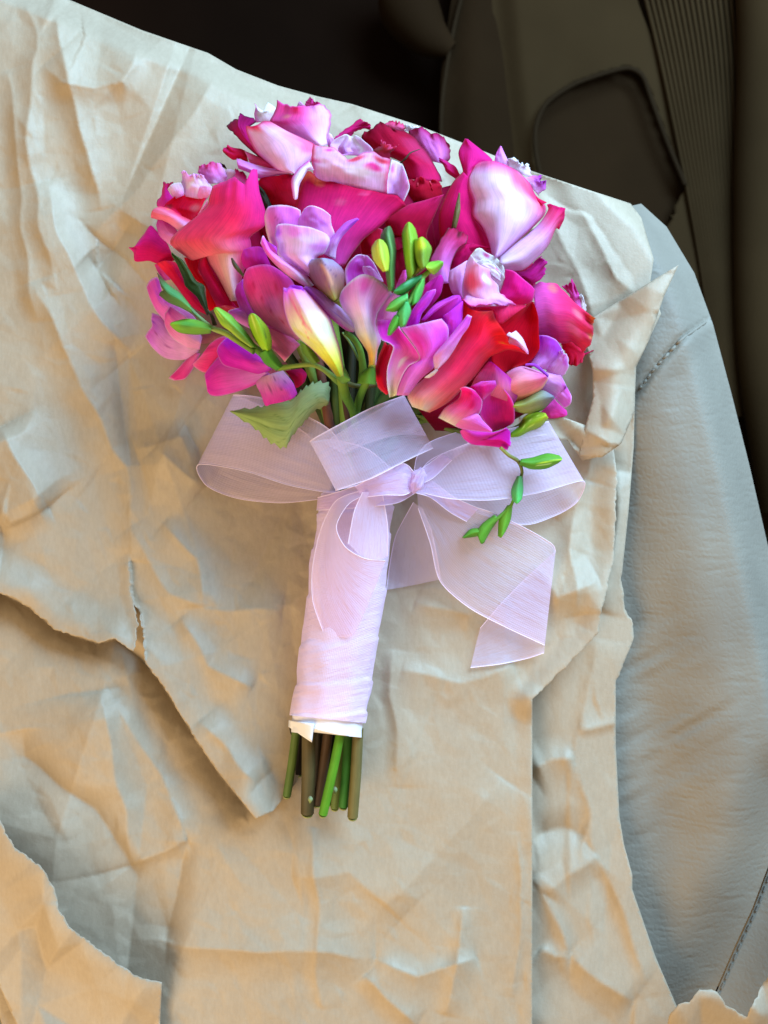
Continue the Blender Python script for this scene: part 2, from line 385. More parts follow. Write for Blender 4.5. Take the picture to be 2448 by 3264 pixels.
# ------------------------------------------------------------------ sheets (paper, leather) from outlines in 1659 x 2212 picture units
D = 1 / 0.6777
def inside(P, poly):
    x, y = P[:, 0], P[:, 1]; r = np.zeros(len(P), bool); q = np.array(poly); j = len(q) - 1
    for i in range(len(q)):
        xi, yi = q[i]; xj, yj = q[j]
        c = ((yi > y) != (yj > y)); xx = (xj - xi) * (y - yi) / (yj - yi + 1e-12) + xi
        r ^= c & (x < xx); j = i
    return r
def pdist(P, poly):
    """unsigned distance, signed side and arc position of points to a polyline"""
    P = np.asarray(P, float); best = np.full(len(P), 1e9); side = np.zeros(len(P)); tt = np.zeros(len(P))
    q = np.array(poly, float); ln = np.r_[0, np.cumsum(np.hypot(*np.diff(q, axis=0).T))]
    for k in range(len(q) - 1):
        d = q[k+1] - q[k]; l2 = d.dot(d); w_ = P - q[k]
        t = np.clip((w_ @ d) / l2, 0, 1); e = w_ - t[:, None] * d; dd = np.hypot(e[:, 0], e[:, 1])
        m = dd < best; best = np.where(m, dd, best)
        side = np.where(m, np.sign(d[0]*w_[:, 1] - d[1]*w_[:, 0]), side); tt = np.where(m, (ln[k] + t * (ln[k+1]-ln[k])) / ln[-1], tt)
    return best, side, tt
def sheet(name, poly, step, zf, mat, parent=None, torn=(), thick=0.00016, kind=None):
    q = np.array(poly, float); loop = []
    for i in range(len(q)):
        a, b = q[i], q[(i+1) % len(q)]; m = max(1, int(np.hypot(*(b-a)) / (step * 0.8)))
        amp = 0
        for (i0, i1, am) in torn:
            if i0 <= i < i1: amp = am
        nrm = np.array([-(b-a)[1], (b-a)[0]]) / (np.hypot(*(b-a)) + 1e-9)
        for k in range(m):
            p = a + (b-a) * k / m
            if amp: p = p + nrm * amp * (1.6*float(noise2(p[0]/16, p[1]/16, 3)) + 1.3*float(noise2(p[0]/5.5, p[1]/5.5, 8)))
            loop.append(p)
    loop = np.array(loop)
    lo = loop.min(0); hi = loop.max(0)
    gx, gy = np.meshgrid(np.arange(lo[0], hi[0], step), np.arange(lo[1], hi[1], step * 0.9))
    gx = gx + (np.arange(gx.shape[0]) % 2)[:, None] * step * 0.5
    G = np.c_[gx.ravel(), gy.ravel()]; G = G + (np.random.RandomState(5).rand(*G.shape) - 0.5) * step * 0.35
    G = G[inside(G, loop)]
    near = np.zeros(len(G), bool)
    for c0 in range(0, len(loop), 200):
        c = loop[c0:c0+200]
        bb = (G[:, 0] > c[:, 0].min()-step) & (G[:, 0] < c[:, 0].max()+step) & (G[:, 1] > c[:, 1].min()-step) & (G[:, 1] < c[:, 1].max()+step)
        ii = np.where(bb)[0]
        if len(ii):
            for s0 in range(0, len(ii), 4000):
                jj = ii[s0:s0+4000]
                near[jj] |= (np.min((G[jj][:, None, 0]-c[None, :, 0])**2 + (G[jj][:, None, 1]-c[None, :, 1])**2, 1) < (step*0.45)**2)
    G = G[~near]; n0 = len(loop)
    V = [Vector(v) for v in np.r_[loop, G].tolist()]
    ed = [(i, (i+1) % n0) for i in range(n0)]
    vo, eo, fo, *_ = delaunay_2d_cdt(V, ed, [], 1, 1e-4)
    A = np.array([tuple(v) for v in vo])
    z = zf(A) * 0.001
    x, y, z = W(A[:, 0]*D, A[:, 1]*D, z)
    o = mesh_obj(name, np.stack([x, y, z], 1), fo, mat, parent, True, None, A / 1659.0, thick)
    # all faces up
    me = o.data; nz = np.empty(len(me.polygons)*3, np.float32); me.polygons.foreach_get('normal', nz)
    if nz.reshape(-1, 3)[:, 2].mean() < 0: me.flip_normals()
    return o

_tri = {}
def facets(P, spacing, amp, seed, ang=0.0, stretch=1.0):
    """crumple: piecewise-flat facets between random points"""
    c, s = math.cos(ang), math.sin(ang)
    Q = np.c_[(P[:, 0]*c + P[:, 1]*s), (-P[:, 0]*s + P[:, 1]*c) / stretch]
    key = (spacing, amp, seed)
    if key not in _tri:          # one fixed crease pattern per layer, whatever points are asked for
        r = np.random.RandomState(seed); lo = np.array([-700.0, -1500.0]); hi = np.array([2600.0, 2700.0])
        gx, gy = np.meshgrid(np.arange(lo[0], hi[0], spacing), np.arange(lo[1], hi[1], spacing))
        K = np.c_[gx.ravel(), gy.ravel()] + (r.rand(gx.size, 2) - 0.5) * spacing * 1.1
        vo, eo, fo, *_ = delaunay_2d_cdt([Vector(k) for k in K.tolist()], [], [], 0, 1e-4)
        A = np.array([tuple(v) for v in vo]); _tri[key] = (A, np.array(fo), r.randn(len(A)) * amp)
    A, fo, h = _tri[key]; out = np.zeros(len(P))
    mn = A[fo].min(1); mx = A[fo].max(1); ql, qh = Q.min(0), Q.max(0)
    fo = fo[(mx[:, 0] >= ql[0]) & (mn[:, 0] <= qh[0]) & (mx[:, 1] >= ql[1]) & (mn[:, 1] <= qh[1])]
    order = np.argsort(Q[:, 1]); ys = Q[order, 1]
    for f in fo:
        a, b, d = A[f[0]], A[f[1]], A[f[2]]
        i0, i1 = np.searchsorted(ys, min(a[1], b[1], d[1])), np.searchsorted(ys, max(a[1], b[1], d[1]), 'right')
        idx = order[i0:i1]; X = Q[idx]
        m = (X[:, 0] >= min(a[0], b[0], d[0])) & (X[:, 0] <= max(a[0], b[0], d[0])); idx = idx[m]; X = X[m]
        if not len(X): continue
        det = (b[1]-d[1])*(a[0]-d[0]) + (d[0]-b[0])*(a[1]-d[1])
        if abs(det) < 1e-9: continue
        l1 = ((b[1]-d[1])*(X[:, 0]-d[0]) + (d[0]-b[0])*(X[:, 1]-d[1])) / det
        l2 = ((d[1]-a[1])*(X[:, 0]-d[0]) + (a[0]-d[0])*(X[:, 1]-d[1])) / det; l3 = 1-l1-l2
        k = (l1 >= -1e-6) & (l2 >= -1e-6) & (l3 >= -1e-6)
        out[idx[k]] = (l1*h[f[0]] + l2*h[f[1]] + l3*h[f[2]])[k]
    return out
def ridges(P, lst):
    z = np.zeros(len(P))
    Pw = P + np.c_[noise2(P[:, 0]/70, P[:, 1]/70, 11), noise2(P[:, 0]/70, P[:, 1]/70, 12)] * 16
    for (poly, h, wp, wn) in lst:
        nw, wd = min(wp, wn), max(wp, wn); k1 = 1.9; k2 = max(2.4, 3.2*nw/wd)
        wp, wn = (wp*k1, wn*k2) if wp <= wn else (wp*k2, wn*k1)
        h = np.sign(h) * min(abs(h)*1.25, 0.36*0.19*min(wp, wn))
        q = np.array(poly); mx = max(wp, wn)
        bb = (Pw[:, 0] > q[:, 0].min()-mx) & (Pw[:, 0] < q[:, 0].max()+mx) & (Pw[:, 1] > q[:, 1].min()-mx) & (Pw[:, 1] < q[:, 1].max()+mx)
        i = np.where(bb)[0]
        if not len(i): continue
        d, s, t = pdist(Pw[i], poly)
        ww = np.where(s > 0, wp, wn); f = np.clip(1 - d / ww, 0, 1)
        f = f ** 1.9
        z[i] += h * f * np.clip(np.minimum(t, 1-t) * 6, 0.0, 1) ** 0.6
    return z
# creases: (line, height mm, width on the image-left/below side, width on the other side)
RG = [([(480,147),(426,245),(314,387),(205,505)], 9, 46, 230), ([(98,150),(137,188),(196,192),(262,172),(304,88)], 6, 26, 140),
 ([(60,0),(80,110),(60,300),(90,480),(120,640)], 5, 25, 60), ([(112,0),(150,200),(190,330),(215,450)], 4, 30, 36),
 ([(20,150),(35,330),(60,560),(75,700)], 4, 20, 40), ([(100,390),(130,520),(190,650),(285,770)], 5, 60, 40),
 ([(191,554),(216,590),(294,475)], -4, 34, 30), ([(73,608),(113,701),(167,804),(245,974),(274,1015),(282,1215)], 6, 36, 50),
 ([(245,735),(270,909),(284,1010)], -7, 14, 60), ([(0,925),(48,1005),(100,1093)], 10, 95, 70), ([(0,1138),(98,1093)], 4, 30, 50),
 ([(331,970),(355,990),(441,1064)], 3, 50, 50), ([(294,976),(327,966),(410,937)], 4, 80, 26), ([(355,1129),(429,1199),(441,1309)], 3, 40, 30),
 ([(278,1142),(368,1276),(445,1313),(613,1325)], 3, 40, 40), ([(392,1334),(449,1436),(547,1481)], 3, 44, 30),
 ([(216,1491),(262,1721),(289,1868)], 9, 120, 46), ([(245,1515),(323,1638),(387,1765),(407,1824)], 6, 60, 26),
 ([(49,1579),(54,1638),(206,1751),(289,1868)], -4, 60, 40), ([(289,1868),(350,1840),(407,1822)], 4, 26, 40),
 ([(407,1824),(382,1932),(358,2040)], -6, 40, 24), ([(358,2045),(588,2055),(813,2064)], 3, 40, 60),
 ([(676,1785),(690,1950),(686,2177)], 2.5, 16, 40), ([(849,1406),(843,1508),(861,1579),(861,1702)], 2.5, 14, 50),
 ([(1088,1681),(960,1830),(838,1967)], 2.5, 60, 90), ([(813,2069),(900,2110),(1032,2069)], 3.5, 30, 24),
 ([(790,2100),(830,2150),(900,2212)], 4, 24, 30), ([(960,2190),(985,2090),(1000,1960)], 3, 26, 20), ([(1120,1800),(1128,1990),(1110,2150)], 4, 22, 12),
 ([(640,1900),(760,1880),(870,1990)], 2.5, 60, 60), ([(430,1560),(500,1640),(560,1700)], 3, 30, 50),
 ([(760,225),(850,330),(900,420)], 3, 40, 40), ([(1150,380),(1230,560),(1290,720)], 4, 60, 60), ([(1240,420),(1330,600),(1380,640)], 3.5, 40, 40),
 ([(1010,330),(1100,460),(1180,520)], 3, 40, 60), ([(1310,900),(1270,1030),(1190,1110)], 4, 40, 26), ([(1260,1040),(1230,1180),(1250,1330)], 3, 40, 40),
 ([(1150,1220),(1200,1290),(1290,1250)], 2.5, 30, 40), ([(900,1300),(1010,1330),(1100,1300)], 2, 30, 40), ([(870,1450),(1000,1480),(1110,1440)], 2, 40, 30)]
RGS = [([(1290,1375),(1258,1560),(1243,1640),(1287,1844),(1363,2018),(1404,2160)], 9, 18, 75), ([(1149,1665),(1200,1645),(1243,1640)], 4, 40, 30),
 ([(1155,1810),(1220,1790),(1265,1800)], -3, 40, 30), ([(1185,1936),(1225,1890),(1290,1850)], 4, 26, 50), ([(1155,1890),(1200,1990),(1231,2069)], 5, 30, 20),
 ([(1231,2060),(1300,2120),(1374,2166)], 6, 30, 60), ([(1255,1580),(1300,1570),(1335,1560)], 3, 12, 18), ([(1160,2050),(1200,2070),(1231,2069)], 4, 30, 20),
 ([(1300,1320),(1330,1190),(1340,1020)], 8, 40, 30), ([(1372,760),(1330,900),(1300,985)], 5, 30, 40), ([(1420,680),(1350,760),(1300,820)], 4, 24, 24)]
def paper_base(A):
    z = ridges(A, RG)
    big = facets(A, 150, 2.6, 21, 0.25, 1.8); mid = facets(A, 62, 0.42, 22, -0.3, 1.5); sml = facets(A, 26, 0.16, 23)
    flat = 1 - 0.65 * smooth(480, 800, A[:, 0]) * smooth(1250, 1450, A[:, 1])      # the panel under the stems is smoother
    return 8 + z + flat * (big + mid) + sml
TOP = [(150,0),(305,65),(450,115),(510,150),(600,185),(680,207),(760,225),(900,270),(1040,325),(1150,370),(1270,410),(1362,440)]
EDGE_R = [(1332,1020),(1328,1193),(1290,1370),(1221,1442),(1150,1510)]
EDGE_L = [(0,1280),(60,1310),(120,1360),(210,1390),(250,1380),(300,1420),(345,1470),(400,1560),(470,1665),(550,1766)]
EDGE_N = EDGE_L[:5] + [(288,1408),(298,1350),(283,1286),(300,1322),(309,1368),(313,1432)] + EDGE_L[6:]
EDGE_F = [(0,1770),(30,1830),(85,1870),(120,1920),(125,1960),(150,2000),(240,2070),(300,2110),(350,2122)]
def edge_drop(A):        # the sheet bends over the seat edge at the top
    d, s, t = pdist(A, [(-200,-140)] + TOP)
    return -10 * smooth(60, 0, d) - 3 * smooth(140, 0, d)
def over_seat(A, z, gap):    # the paper lies on the bolster where that bulges up
    b = z_bolster(A) + gap; k = smooth(1080, 1240, A[:, 0]); d = np.clip(b - z + 3, 0, None)
    return z + k * np.where(b > z - 3, d - 0.6*np.minimum(d, 3), 0) * 1.0
_fc = {}
def z_main(A):
    d, s, t = pdist(A, EDGE_R)
    d2, s2, t2 = pdist(A, [(1150,1510),(1150,2400)])
    d3, s3, t3 = pdist(A, EDGE_L)
    low = 6.5 * np.exp(-d3 / 38.0) * np.where(s3 > 0, 1, smooth(30, 0, d3)) * smooth(0, 0.08, 1 - t3)
    return over_seat(A, paper_base(A) - low + edge_drop(A) + 5 * smooth(60, 0, d) + 1.5 * smooth(40, 0, d2), 1.6)
def z_upper(A):
    d, s, t = pdist(A, EDGE_L)
    d2, s2, t2 = pdist(A, [(282,1225),(285,1290),(305,1330),(312,1410)])
    return paper_base(A) + edge_drop(A) + 2.2 + 8 * smooth(100, 0, d) * (0.75 + 0.5*noise2(A[:, 0]/60, A[:, 1]/60, 31)) + 2.0 * smooth(30, 0, d2) * (s2 > 0)
def z_strip(A):
    z = ridges(A, RGS); d, s, t = pdist(A, [(1428,678),(1369,898),(1343,1244),(1335,1600),(1366,1900),(1463,2176)])
    return over_seat(A, 3.0 + z + facets(A, 80, 1.4, 41, 0.1, 2.2) + facets(A, 34, 0.3, 42, 0.1, 1.8) , 0.6)
def z_flap(A):
    d, s, t = pdist(A, EDGE_F)
    return np.maximum(paper_base(A)*0.5, 0) + 8 + 8 * np.exp(-(d/75.0)**2) + facets(A, 60, 1.6, 51, 0.3, 1.5)
paper = thing('paper_bag', 'torn and crumpled brown kraft paper bag spread over the seat beneath the bouquet', 'paper bag', W(1150, 2400, 0.004))
def kid(o):                      # keep world places while the parent empty stands at the thing's base
    return o
# seat first ---------------------------------------------------------------------------------------------------------
car = thing('car_interior', 'car interior of grey leather seat bolster and dark brown door trim around the paper bag', 'car interior')
def section(name, label):
    o = bpy.data.objects.new(name, None); C.objects.link(o); o.parent = car; o['label'] = label; return o
seat = section('seat', 'grey leather seat with a puffed side bolster')
RB = [(1340,380),(1385,440),(1440,490),(1500,590),(1540,700),(1580,850),(1620,1010),(1659,1180),(1700,1360),(1735,1560),(1760,1800),(1770,2420)]
CREASE = [(1720,1720),(1659,1870),(1625,1960),(1588,2040),(1547,2135),(1490,2240),(1460,2400)]
SEAM = [(1330,905),(1372,854),(1420,790),(1472,733),(1524,696)]
def z_bolster(A):
    rb = np.interp(A[:, 1], [p[1] for p in RB], [p[0] for p in RB]); e = rb - A[:, 0]
    z = -4 + 12 * smooth(360, 130, e) - 26 * smooth(95, -6, e)**2.0
    d, s, t = pdist(A, SEAM); z = z - 2.2 * smooth(13, 0, d) + 1.6 * smooth(60, 8, d) * (s > 0)
    d, s, t = pdist(A, CREASE); z = z - 16 * smooth(170, 0, d)**1.6
    wr = noise2((A[:, 0]*0.5+A[:, 1]*0.9)/20, (A[:, 0]*0.9-A[:, 1]*0.5)/90, 61) * smooth(220, 40, np.abs(A[:, 1]-1560) * 0.5 + np.abs(A[:, 0]-1390)*0.6)
    return z + 1.4*wr + 0.8 * noise2(A[:, 0]/70, A[:, 1]/90, 62)
bol = [(1240,300)] + RB + [(1460,2420),(1490,2240),(1547,2137),(1588,2042),(1625,1962),(1659,1872),(1600,1800)]
bol = [(1180,540),(1330,452)] + RB[1:10] + [(1738,1640),(1720,1720),(1659,1872),(1625,1962),(1588,2042),(1547,2137),(1490,2242),(1460,2420),(1180,2420)]
sheet('bolster', bol, 7, z_bolster, M_LEATHER, seat, thick=0)
def z_cush(A):
    d, s, t = pdist(A, CREASE); return -13 + 13 * smooth(0, 150, d)
sheet('seat_cushion', [(1722,1726),(1661,1876),(1627,1966),(1590,2046),(1549,2141),(1492,2246),(1462,2424),(1900,2424),(1900,1726)], 8, z_cush, M_LEATHER, seat, thick=0)
sheet('seat_panel', [(-260,-60),(140,20),(300,90),(600,215),(900,300),(1150,400),(1340,470),(1400,700),(1400,2420),(-260,2420)], 26,
      lambda A: -9 + 0*A[:, 0] - 16*smooth(90, 0, pdist(A, TOP)[0]), M_LEATHER, seat, thick=0)
def skirt(name, line, z0, z1, mat, parent, inset=0.0):
    q = arc(np.array(line, float), 60); vs = []
    for k, (zz, ins) in enumerate(((z0, 0), (z0-25, inset*0.4), (z1, inset))):
        for p in q:
            x, y, z = W((p[0]-ins)*D, p[1]*D, z0*0.001); vs.append((x, y, zz*0.001))
    return mesh_obj(name, vs, grid_faces(3, 60), mat, parent)
skirt('seat_side', [(p[0]-2, p[1]) for p in RB[1:]], -24, -300, M_LEATHER, seat, 20)
skirt('seat_front', [(-260,-50)] + [(x, y+16) for x, y in TOP[:11]], -18, -300, M_LEATHER, seat, 0)
sm = np.array(arc(np.array(SEAM), 40)); zz = z_bolster(sm)
x, y, z = W(sm[:, 0]*D, sm[:, 1]*D, (zz-0.1)*0.001)
tube('seam', np.stack([x, y, z], 1), 0.0007, M_LEATHER, seat, None, 8, 60)
cq = arc(np.array(CREASE[:6]), 26)
for k in range(1, 25):            # stitches along the crease
    a, b = cq[k], cq[k] + (cq[k+1]-cq[k]) * 0.55; off = np.array([10, 4])
    pa, pb = np.array([a+off, b+off]); zz = z_cush(np.array([pa, pb])) + 0.5
    x, y, z = W(np.array([pa[0], pb[0]])*D, np.array([pa[1], pb[1]])*D, zz*0.001)
    tube('stitch', np.stack([x, y, z], 1), 0.0005, M_THREAD, seat, None, 6, 3)

# car door and floor beyond the seat, interior shade put into their dark colours
door = section('door', 'shadowed dark brown door trim with a rounded map pocket and ribbed grille')
def zsheet(name, poly, step, zbase, mat, parent, zf=None):
    return sheet(name, poly, step, (lambda A: zbase + (zf(A) if zf else 0*A[:, 0])), mat, parent, thick=0)
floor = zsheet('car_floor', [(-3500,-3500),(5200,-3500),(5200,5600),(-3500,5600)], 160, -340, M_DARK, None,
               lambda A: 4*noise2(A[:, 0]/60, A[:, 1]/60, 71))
floor['kind'] = 'structure'
def smoothpoly(p, n): return [tuple(q) for q in cr(np.array(p, float), n)]
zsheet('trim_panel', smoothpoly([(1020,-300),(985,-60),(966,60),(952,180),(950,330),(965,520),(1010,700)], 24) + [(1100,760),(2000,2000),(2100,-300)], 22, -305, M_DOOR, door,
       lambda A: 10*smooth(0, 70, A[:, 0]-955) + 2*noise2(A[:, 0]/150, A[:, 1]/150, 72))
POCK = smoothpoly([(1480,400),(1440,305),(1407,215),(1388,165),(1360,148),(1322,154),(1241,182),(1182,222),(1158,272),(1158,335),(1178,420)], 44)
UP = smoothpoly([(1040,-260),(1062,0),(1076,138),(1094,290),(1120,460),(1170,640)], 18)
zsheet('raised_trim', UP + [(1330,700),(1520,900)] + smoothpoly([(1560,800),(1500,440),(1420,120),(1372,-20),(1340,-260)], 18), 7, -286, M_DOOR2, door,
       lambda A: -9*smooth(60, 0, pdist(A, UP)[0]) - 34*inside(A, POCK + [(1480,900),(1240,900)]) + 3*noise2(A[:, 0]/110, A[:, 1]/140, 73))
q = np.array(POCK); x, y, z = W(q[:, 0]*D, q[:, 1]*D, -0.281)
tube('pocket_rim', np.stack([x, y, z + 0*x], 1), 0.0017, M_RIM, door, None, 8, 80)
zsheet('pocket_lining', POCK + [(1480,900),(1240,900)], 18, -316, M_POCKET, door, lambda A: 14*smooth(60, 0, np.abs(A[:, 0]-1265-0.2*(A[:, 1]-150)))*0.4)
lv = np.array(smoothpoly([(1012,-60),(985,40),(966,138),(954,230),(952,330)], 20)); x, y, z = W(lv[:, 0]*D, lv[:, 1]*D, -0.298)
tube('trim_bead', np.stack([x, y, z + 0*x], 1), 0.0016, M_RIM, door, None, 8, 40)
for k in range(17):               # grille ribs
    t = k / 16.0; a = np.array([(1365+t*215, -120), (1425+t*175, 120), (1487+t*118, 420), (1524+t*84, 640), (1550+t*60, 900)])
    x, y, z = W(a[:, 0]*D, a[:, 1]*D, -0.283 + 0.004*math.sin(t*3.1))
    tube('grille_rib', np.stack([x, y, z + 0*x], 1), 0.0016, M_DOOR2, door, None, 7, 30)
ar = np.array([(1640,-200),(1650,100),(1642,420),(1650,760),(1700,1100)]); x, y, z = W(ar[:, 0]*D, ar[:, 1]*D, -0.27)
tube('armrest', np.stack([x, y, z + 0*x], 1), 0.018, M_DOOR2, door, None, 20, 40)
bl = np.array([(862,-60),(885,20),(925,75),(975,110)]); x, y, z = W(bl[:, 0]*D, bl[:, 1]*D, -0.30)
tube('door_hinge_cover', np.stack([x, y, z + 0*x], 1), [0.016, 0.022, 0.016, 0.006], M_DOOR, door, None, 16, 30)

# paper ---------------------------------------------------------------------------------------------------------------
right_main = [(1385,470),(1412,560),(1400,640),(1340,780),(1318,900)]
sheet('inner_panel', [(-260,-200),(60,-60)] + TOP + right_main + EDGE_R + [(1150,2420),(70,2420),(30,2300),(-20,2130),(-160,2000)],
      4.2, z_main, M_PAPER, paper, torn=((len(TOP)+7, len(TOP)+11, 3),))
nT = 6
UPPER = [(-255,-197),(62,-57)] + [(x, y+2) for x, y in TOP[:nT]] + [(700,330),(760,600),(860,900),(800,1100),(740,1300),(700,1520),(640,1690),(590,1752),(552,1769)] + EDGE_N[::-1][1:] + [(-255,1210)]
sheet('torn_outer_panel', UPPER, 4.0, z_upper, M_PAPER, paper, torn=((nT+11, nT+26, 3),))
sheet('side_gusset', [(1000,620),(1390,560),(1428,678),(1373,792),(1369,964),(1358,1100),(1343,1244),(1350,1314),(1365,1339),(1369,1376),(1336,1461),(1330,1472),(1330,1610),
      (1338,1763),(1348,1824),(1366,1890),(1366,1921),(1415,2064),(1463,2176),(1400,2420),(1000,2420)], 5.5, z_strip, M_PAPER, paper, torn=((6, 11, 2.5),))
sheet('torn_flap', [(-260,1740)] + EDGE_F + [(346,2210),(336,2420),(110,2420),(60,2270),(-10,2110),(-200,2060)], 5.5, z_flap, M_PAPER, paper, torn=((0, 9, 3),))
def z_corner(A):
    d, s, t = pdist(A, [(1470,566),(1385,700),(1330,800),(1310,960)])
    return over_seat(A, 16 - 6 * smooth(30, 110, d) + 5*smooth(60, 0, d) + facets(A, 40, 1.3, 81), 4)
sheet('folded_corner', [(1466,572),(1434,640),(1402,735),(1374,792),(1370,890),(1342,958),(1300,988),(1250,985),(1262,930),(1281,860),(1280,800),(1266,745),(1264,697),(1330,655),(1400,612)], 5, z_corner, M_PAPER, paper)
def z_small(A): 
    d, s, t = pdist(A, [(1228,900),(1290,960),(1322,1005)])
    return over_seat(A, 13 + 4*smooth(40, 0, d) + facets(A, 30, 1.2, 83), 3)
sheet('creased_tongue', [(1120,900),(1200,895),(1290,928),(1300,985),(1258,995),(1225,950),(1130,960)], 5, z_small, M_PAPER, paper)
scrap_z = lambda A: 30 + facets(A, 60, 2.0, 91) + 6*smooth(80, 0, pdist(A, [(1465,2171),(1511,2135),(1613,2196),(1659,2110)])[0])
sc = sheet('paper_scrap', [(1445,2196),(1465,2171),(1491,2166),(1511,2135),(1547,2140),(1567,2171),(1613,2196),(1645,2130),(1700,2050),(1800,2040),(1800,2420),(1400,2420)], 6, scrap_z, M_PAPER, None, torn=((0, 8, 3),))
sc['label'] = 'small tan torn paper piece poking up in the bottom corner by the seat crease'; sc['category'] = 'paper scrap'

# ------------------------------------------------------------------ roses
def guard(pts_l, pts_r, off=-13, c=((120,8,40),(150,14,60),(160,18,70))):  # added backing petals, dark crimson painting shaded depth into the gaps
    P('z', pts_l, pts_r, list(c), off=off, cup=3, wob=1.2)
def rose(label, lift, anchor, group='roses in the bouquet'):
    global PAR, LIFT
    LIFT = lift; PAR = thing('rose', label, 'rose', group=group)
    return PAR
def freesia(label, lift, group='freesia blooms in the bouquet'):
    global PAR, LIFT
    LIFT = lift; PAR = thing('freesia', label, 'freesia', group=group)
    return PAR
CRIM = [(205,60,120),(198,26,96),(165,14,62)]; DKR = [(190,24,70),(165,12,44),(120,10,36)]
MAG = [(190,22,96),(200,32,138),(190,28,120)]; GRN = [(70,110,45),(60,92,42),(72,100,50)]

# dark crimson rose at the back of the top row
t = rose('dark crimson rose with dried wavy rims behind the top of the bouquet', -4, None)
P('c', [(1560,720),(1420,540),(1300,390),(1250,320)], [(1720,760),(1805,690),(1800,560),(1770,470)], [(215,150,215),(205,120,195),(170,30,100)],
  T=[(1300,280),(1420,265),(1500,320),(1570,370),(1659,385),(1730,425)], off=-3, cup=3, sr=((140,14,50),.3), rag=6, rim=((120,14,46),.06))
P('c', [(1000,330),(940,250),(1000,180)], [(1210,340),(1205,300),(1195,240)], [(220,130,180),(225,120,170),(190,30,90)], T=[(1080,185),(1150,220)], off=-4, cup=2, rag=4)
P('c', [(1220,330),(1200,250)], [(1390,310),(1380,262)], [(225,205,240),(230,210,245)], off=-5, cup=1, rag=4)
P('c', [(1230,960),(1150,740),(800,575),(650,440),(622,378)], [(1700,990),(1620,800),(1480,590),(1330,410),(1212,330)], [(195,30,100),(178,16,58),(150,12,50)],
  T=[(660,330),(800,290),(885,198),(960,250),(1100,315)], off=0, cup=8, rag=4, rim=((105,16,44),.07), spots=((.85,.5,.3,(190,60,120),.5),))
P('c', [(1250,1260),(1230,1100),(1240,960)], [(1710,1220),(1690,1050),(1630,960)], [(150,8,34),(172,12,44),(190,30,70)], T=[(1400,930),(1500,950)], off=1, cup=4, rag=5)
P('c', [(1450,1150),(1380,1060),(1370,1005)], [(1595,1145),(1560,1050),(1535,975)], [(175,18,44),(195,40,70),(225,100,120)], off=4, cup=-2, rag=3, T=[(1450,985)])
P('d', [(235,600),(160,540),(80,470),(50,400),(0,350)], [(275,575),(225,470),(170,405),(90,355),(0,312)], [(190,26,110),(200,36,120),(195,50,140)], off=-1, cup=2, rag=2)
ptube('sepal', 'c', [(1135,755),(1215,685),(1280,610),(1410,560)], [44,45,45,43], [10,14,10,4], t, ((60,50,34),(85,60,50)))
stem_to('c', (1350,1000), t)

# top rose ---------------------------------------------------------------------------------------------------
t = rose('pale pink rose with a magenta blush standing highest in the bouquet', 2, None)
P('b', [(480,460),(460,350),(480,250),(462,205)], [(760,430),(752,350),(740,270),(640,190)], [(230,195,235),(236,208,242),(238,215,245)],
  T=[(490,270),(510,305),(570,330),(600,260)], off=-3, cup=2, sl=((225,110,190),.25), n=(18,22))
P('b', [(1130,270),(1140,200),(1185,128)], [(1400,310),(1390,250),(1330,215)], [(215,120,190),(205,70,160),(185,40,120)], T=[(1260,180)], off=-1, cup=2, rag=4)
P('b', [(1020,260),(1040,200)], [(1130,260),(1110,225)], [(220,170,235),(225,180,240)], T=[(1070,182)], off=-2, cup=1)
P('b', [(380,980),(270,930),(180,945),(78,880)], [(350,860),(310,826),(220,808),(160,790)], [(180,14,50),(185,18,64),(200,34,110)], T=[(42,825),(100,752)], off=-3, cup=2, rag=4)
P('b', [(800,1085),(600,1045),(400,990)], [(800,1050),(600,950),(330,835)], [(210,40,100),(222,84,134),(230,110,160)], off=-2, cup=2)
P('b', [(800,1085),(560,935),(380,785),(230,640),(170,590),(105,515)], [(860,1060),(640,920),(470,770),(400,640),(370,540),(480,462)], [(190,26,84),(176,20,105),(150,20,92)],
  T=[(150,450),(240,392),(262,320),(330,366),(450,396)], off=-1, cup=4, sl=((135,14,60),.25), rim=((96,20,66),.05), rag=4)
P('b', [(945,1140),(760,1155),(540,1200),(400,1125),(250,1065)], [(930,1105),(760,1080),(560,1045),(380,985),(225,935)], [(226,170,228),(222,160,222),(214,130,200)],
  T=[(232,1000)], off=1, cup=4)
P('b', [(1250,760),(1000,630),(800,510),(675,440),(735,320),(765,168)], [(1430,760),(1432,620),(1462,480),(1472,370),(1445,310),(1390,232)], [(215,195,245),(222,90,170),(222,52,130)],
  T=[(860,212),(920,236),(1130,240),(1290,228)], off=1, cup=7, sr=((216,188,246),.62,.95), rim=((205,90,170),.05), spots=((.25,.72,.10,(225,150,130),.6),), rag=4, n=(22,22))
P('b', [(980,1135),(760,1085),(620,975),(490,855),(410,725),(358,585),(350,500)], [(1000,1135),(1120,1065),(1215,965),(1290,855),(1250,745),(900,575),(668,444)],
  [((234,184,226),0),((238,182,216),.5),((240,184,212),.84),((214,50,126),1)], T=[(420,508),(500,490),(580,442)], off=4, cup=9, spots=((.9,.62,.3,(232,92,140),.8),(.55,.9,.2,(240,190,210),.5)), rim=((196,44,110),.035), sl=((216,130,200),.12), n=(22,26))
stem_to('b', (1000,1150), t)

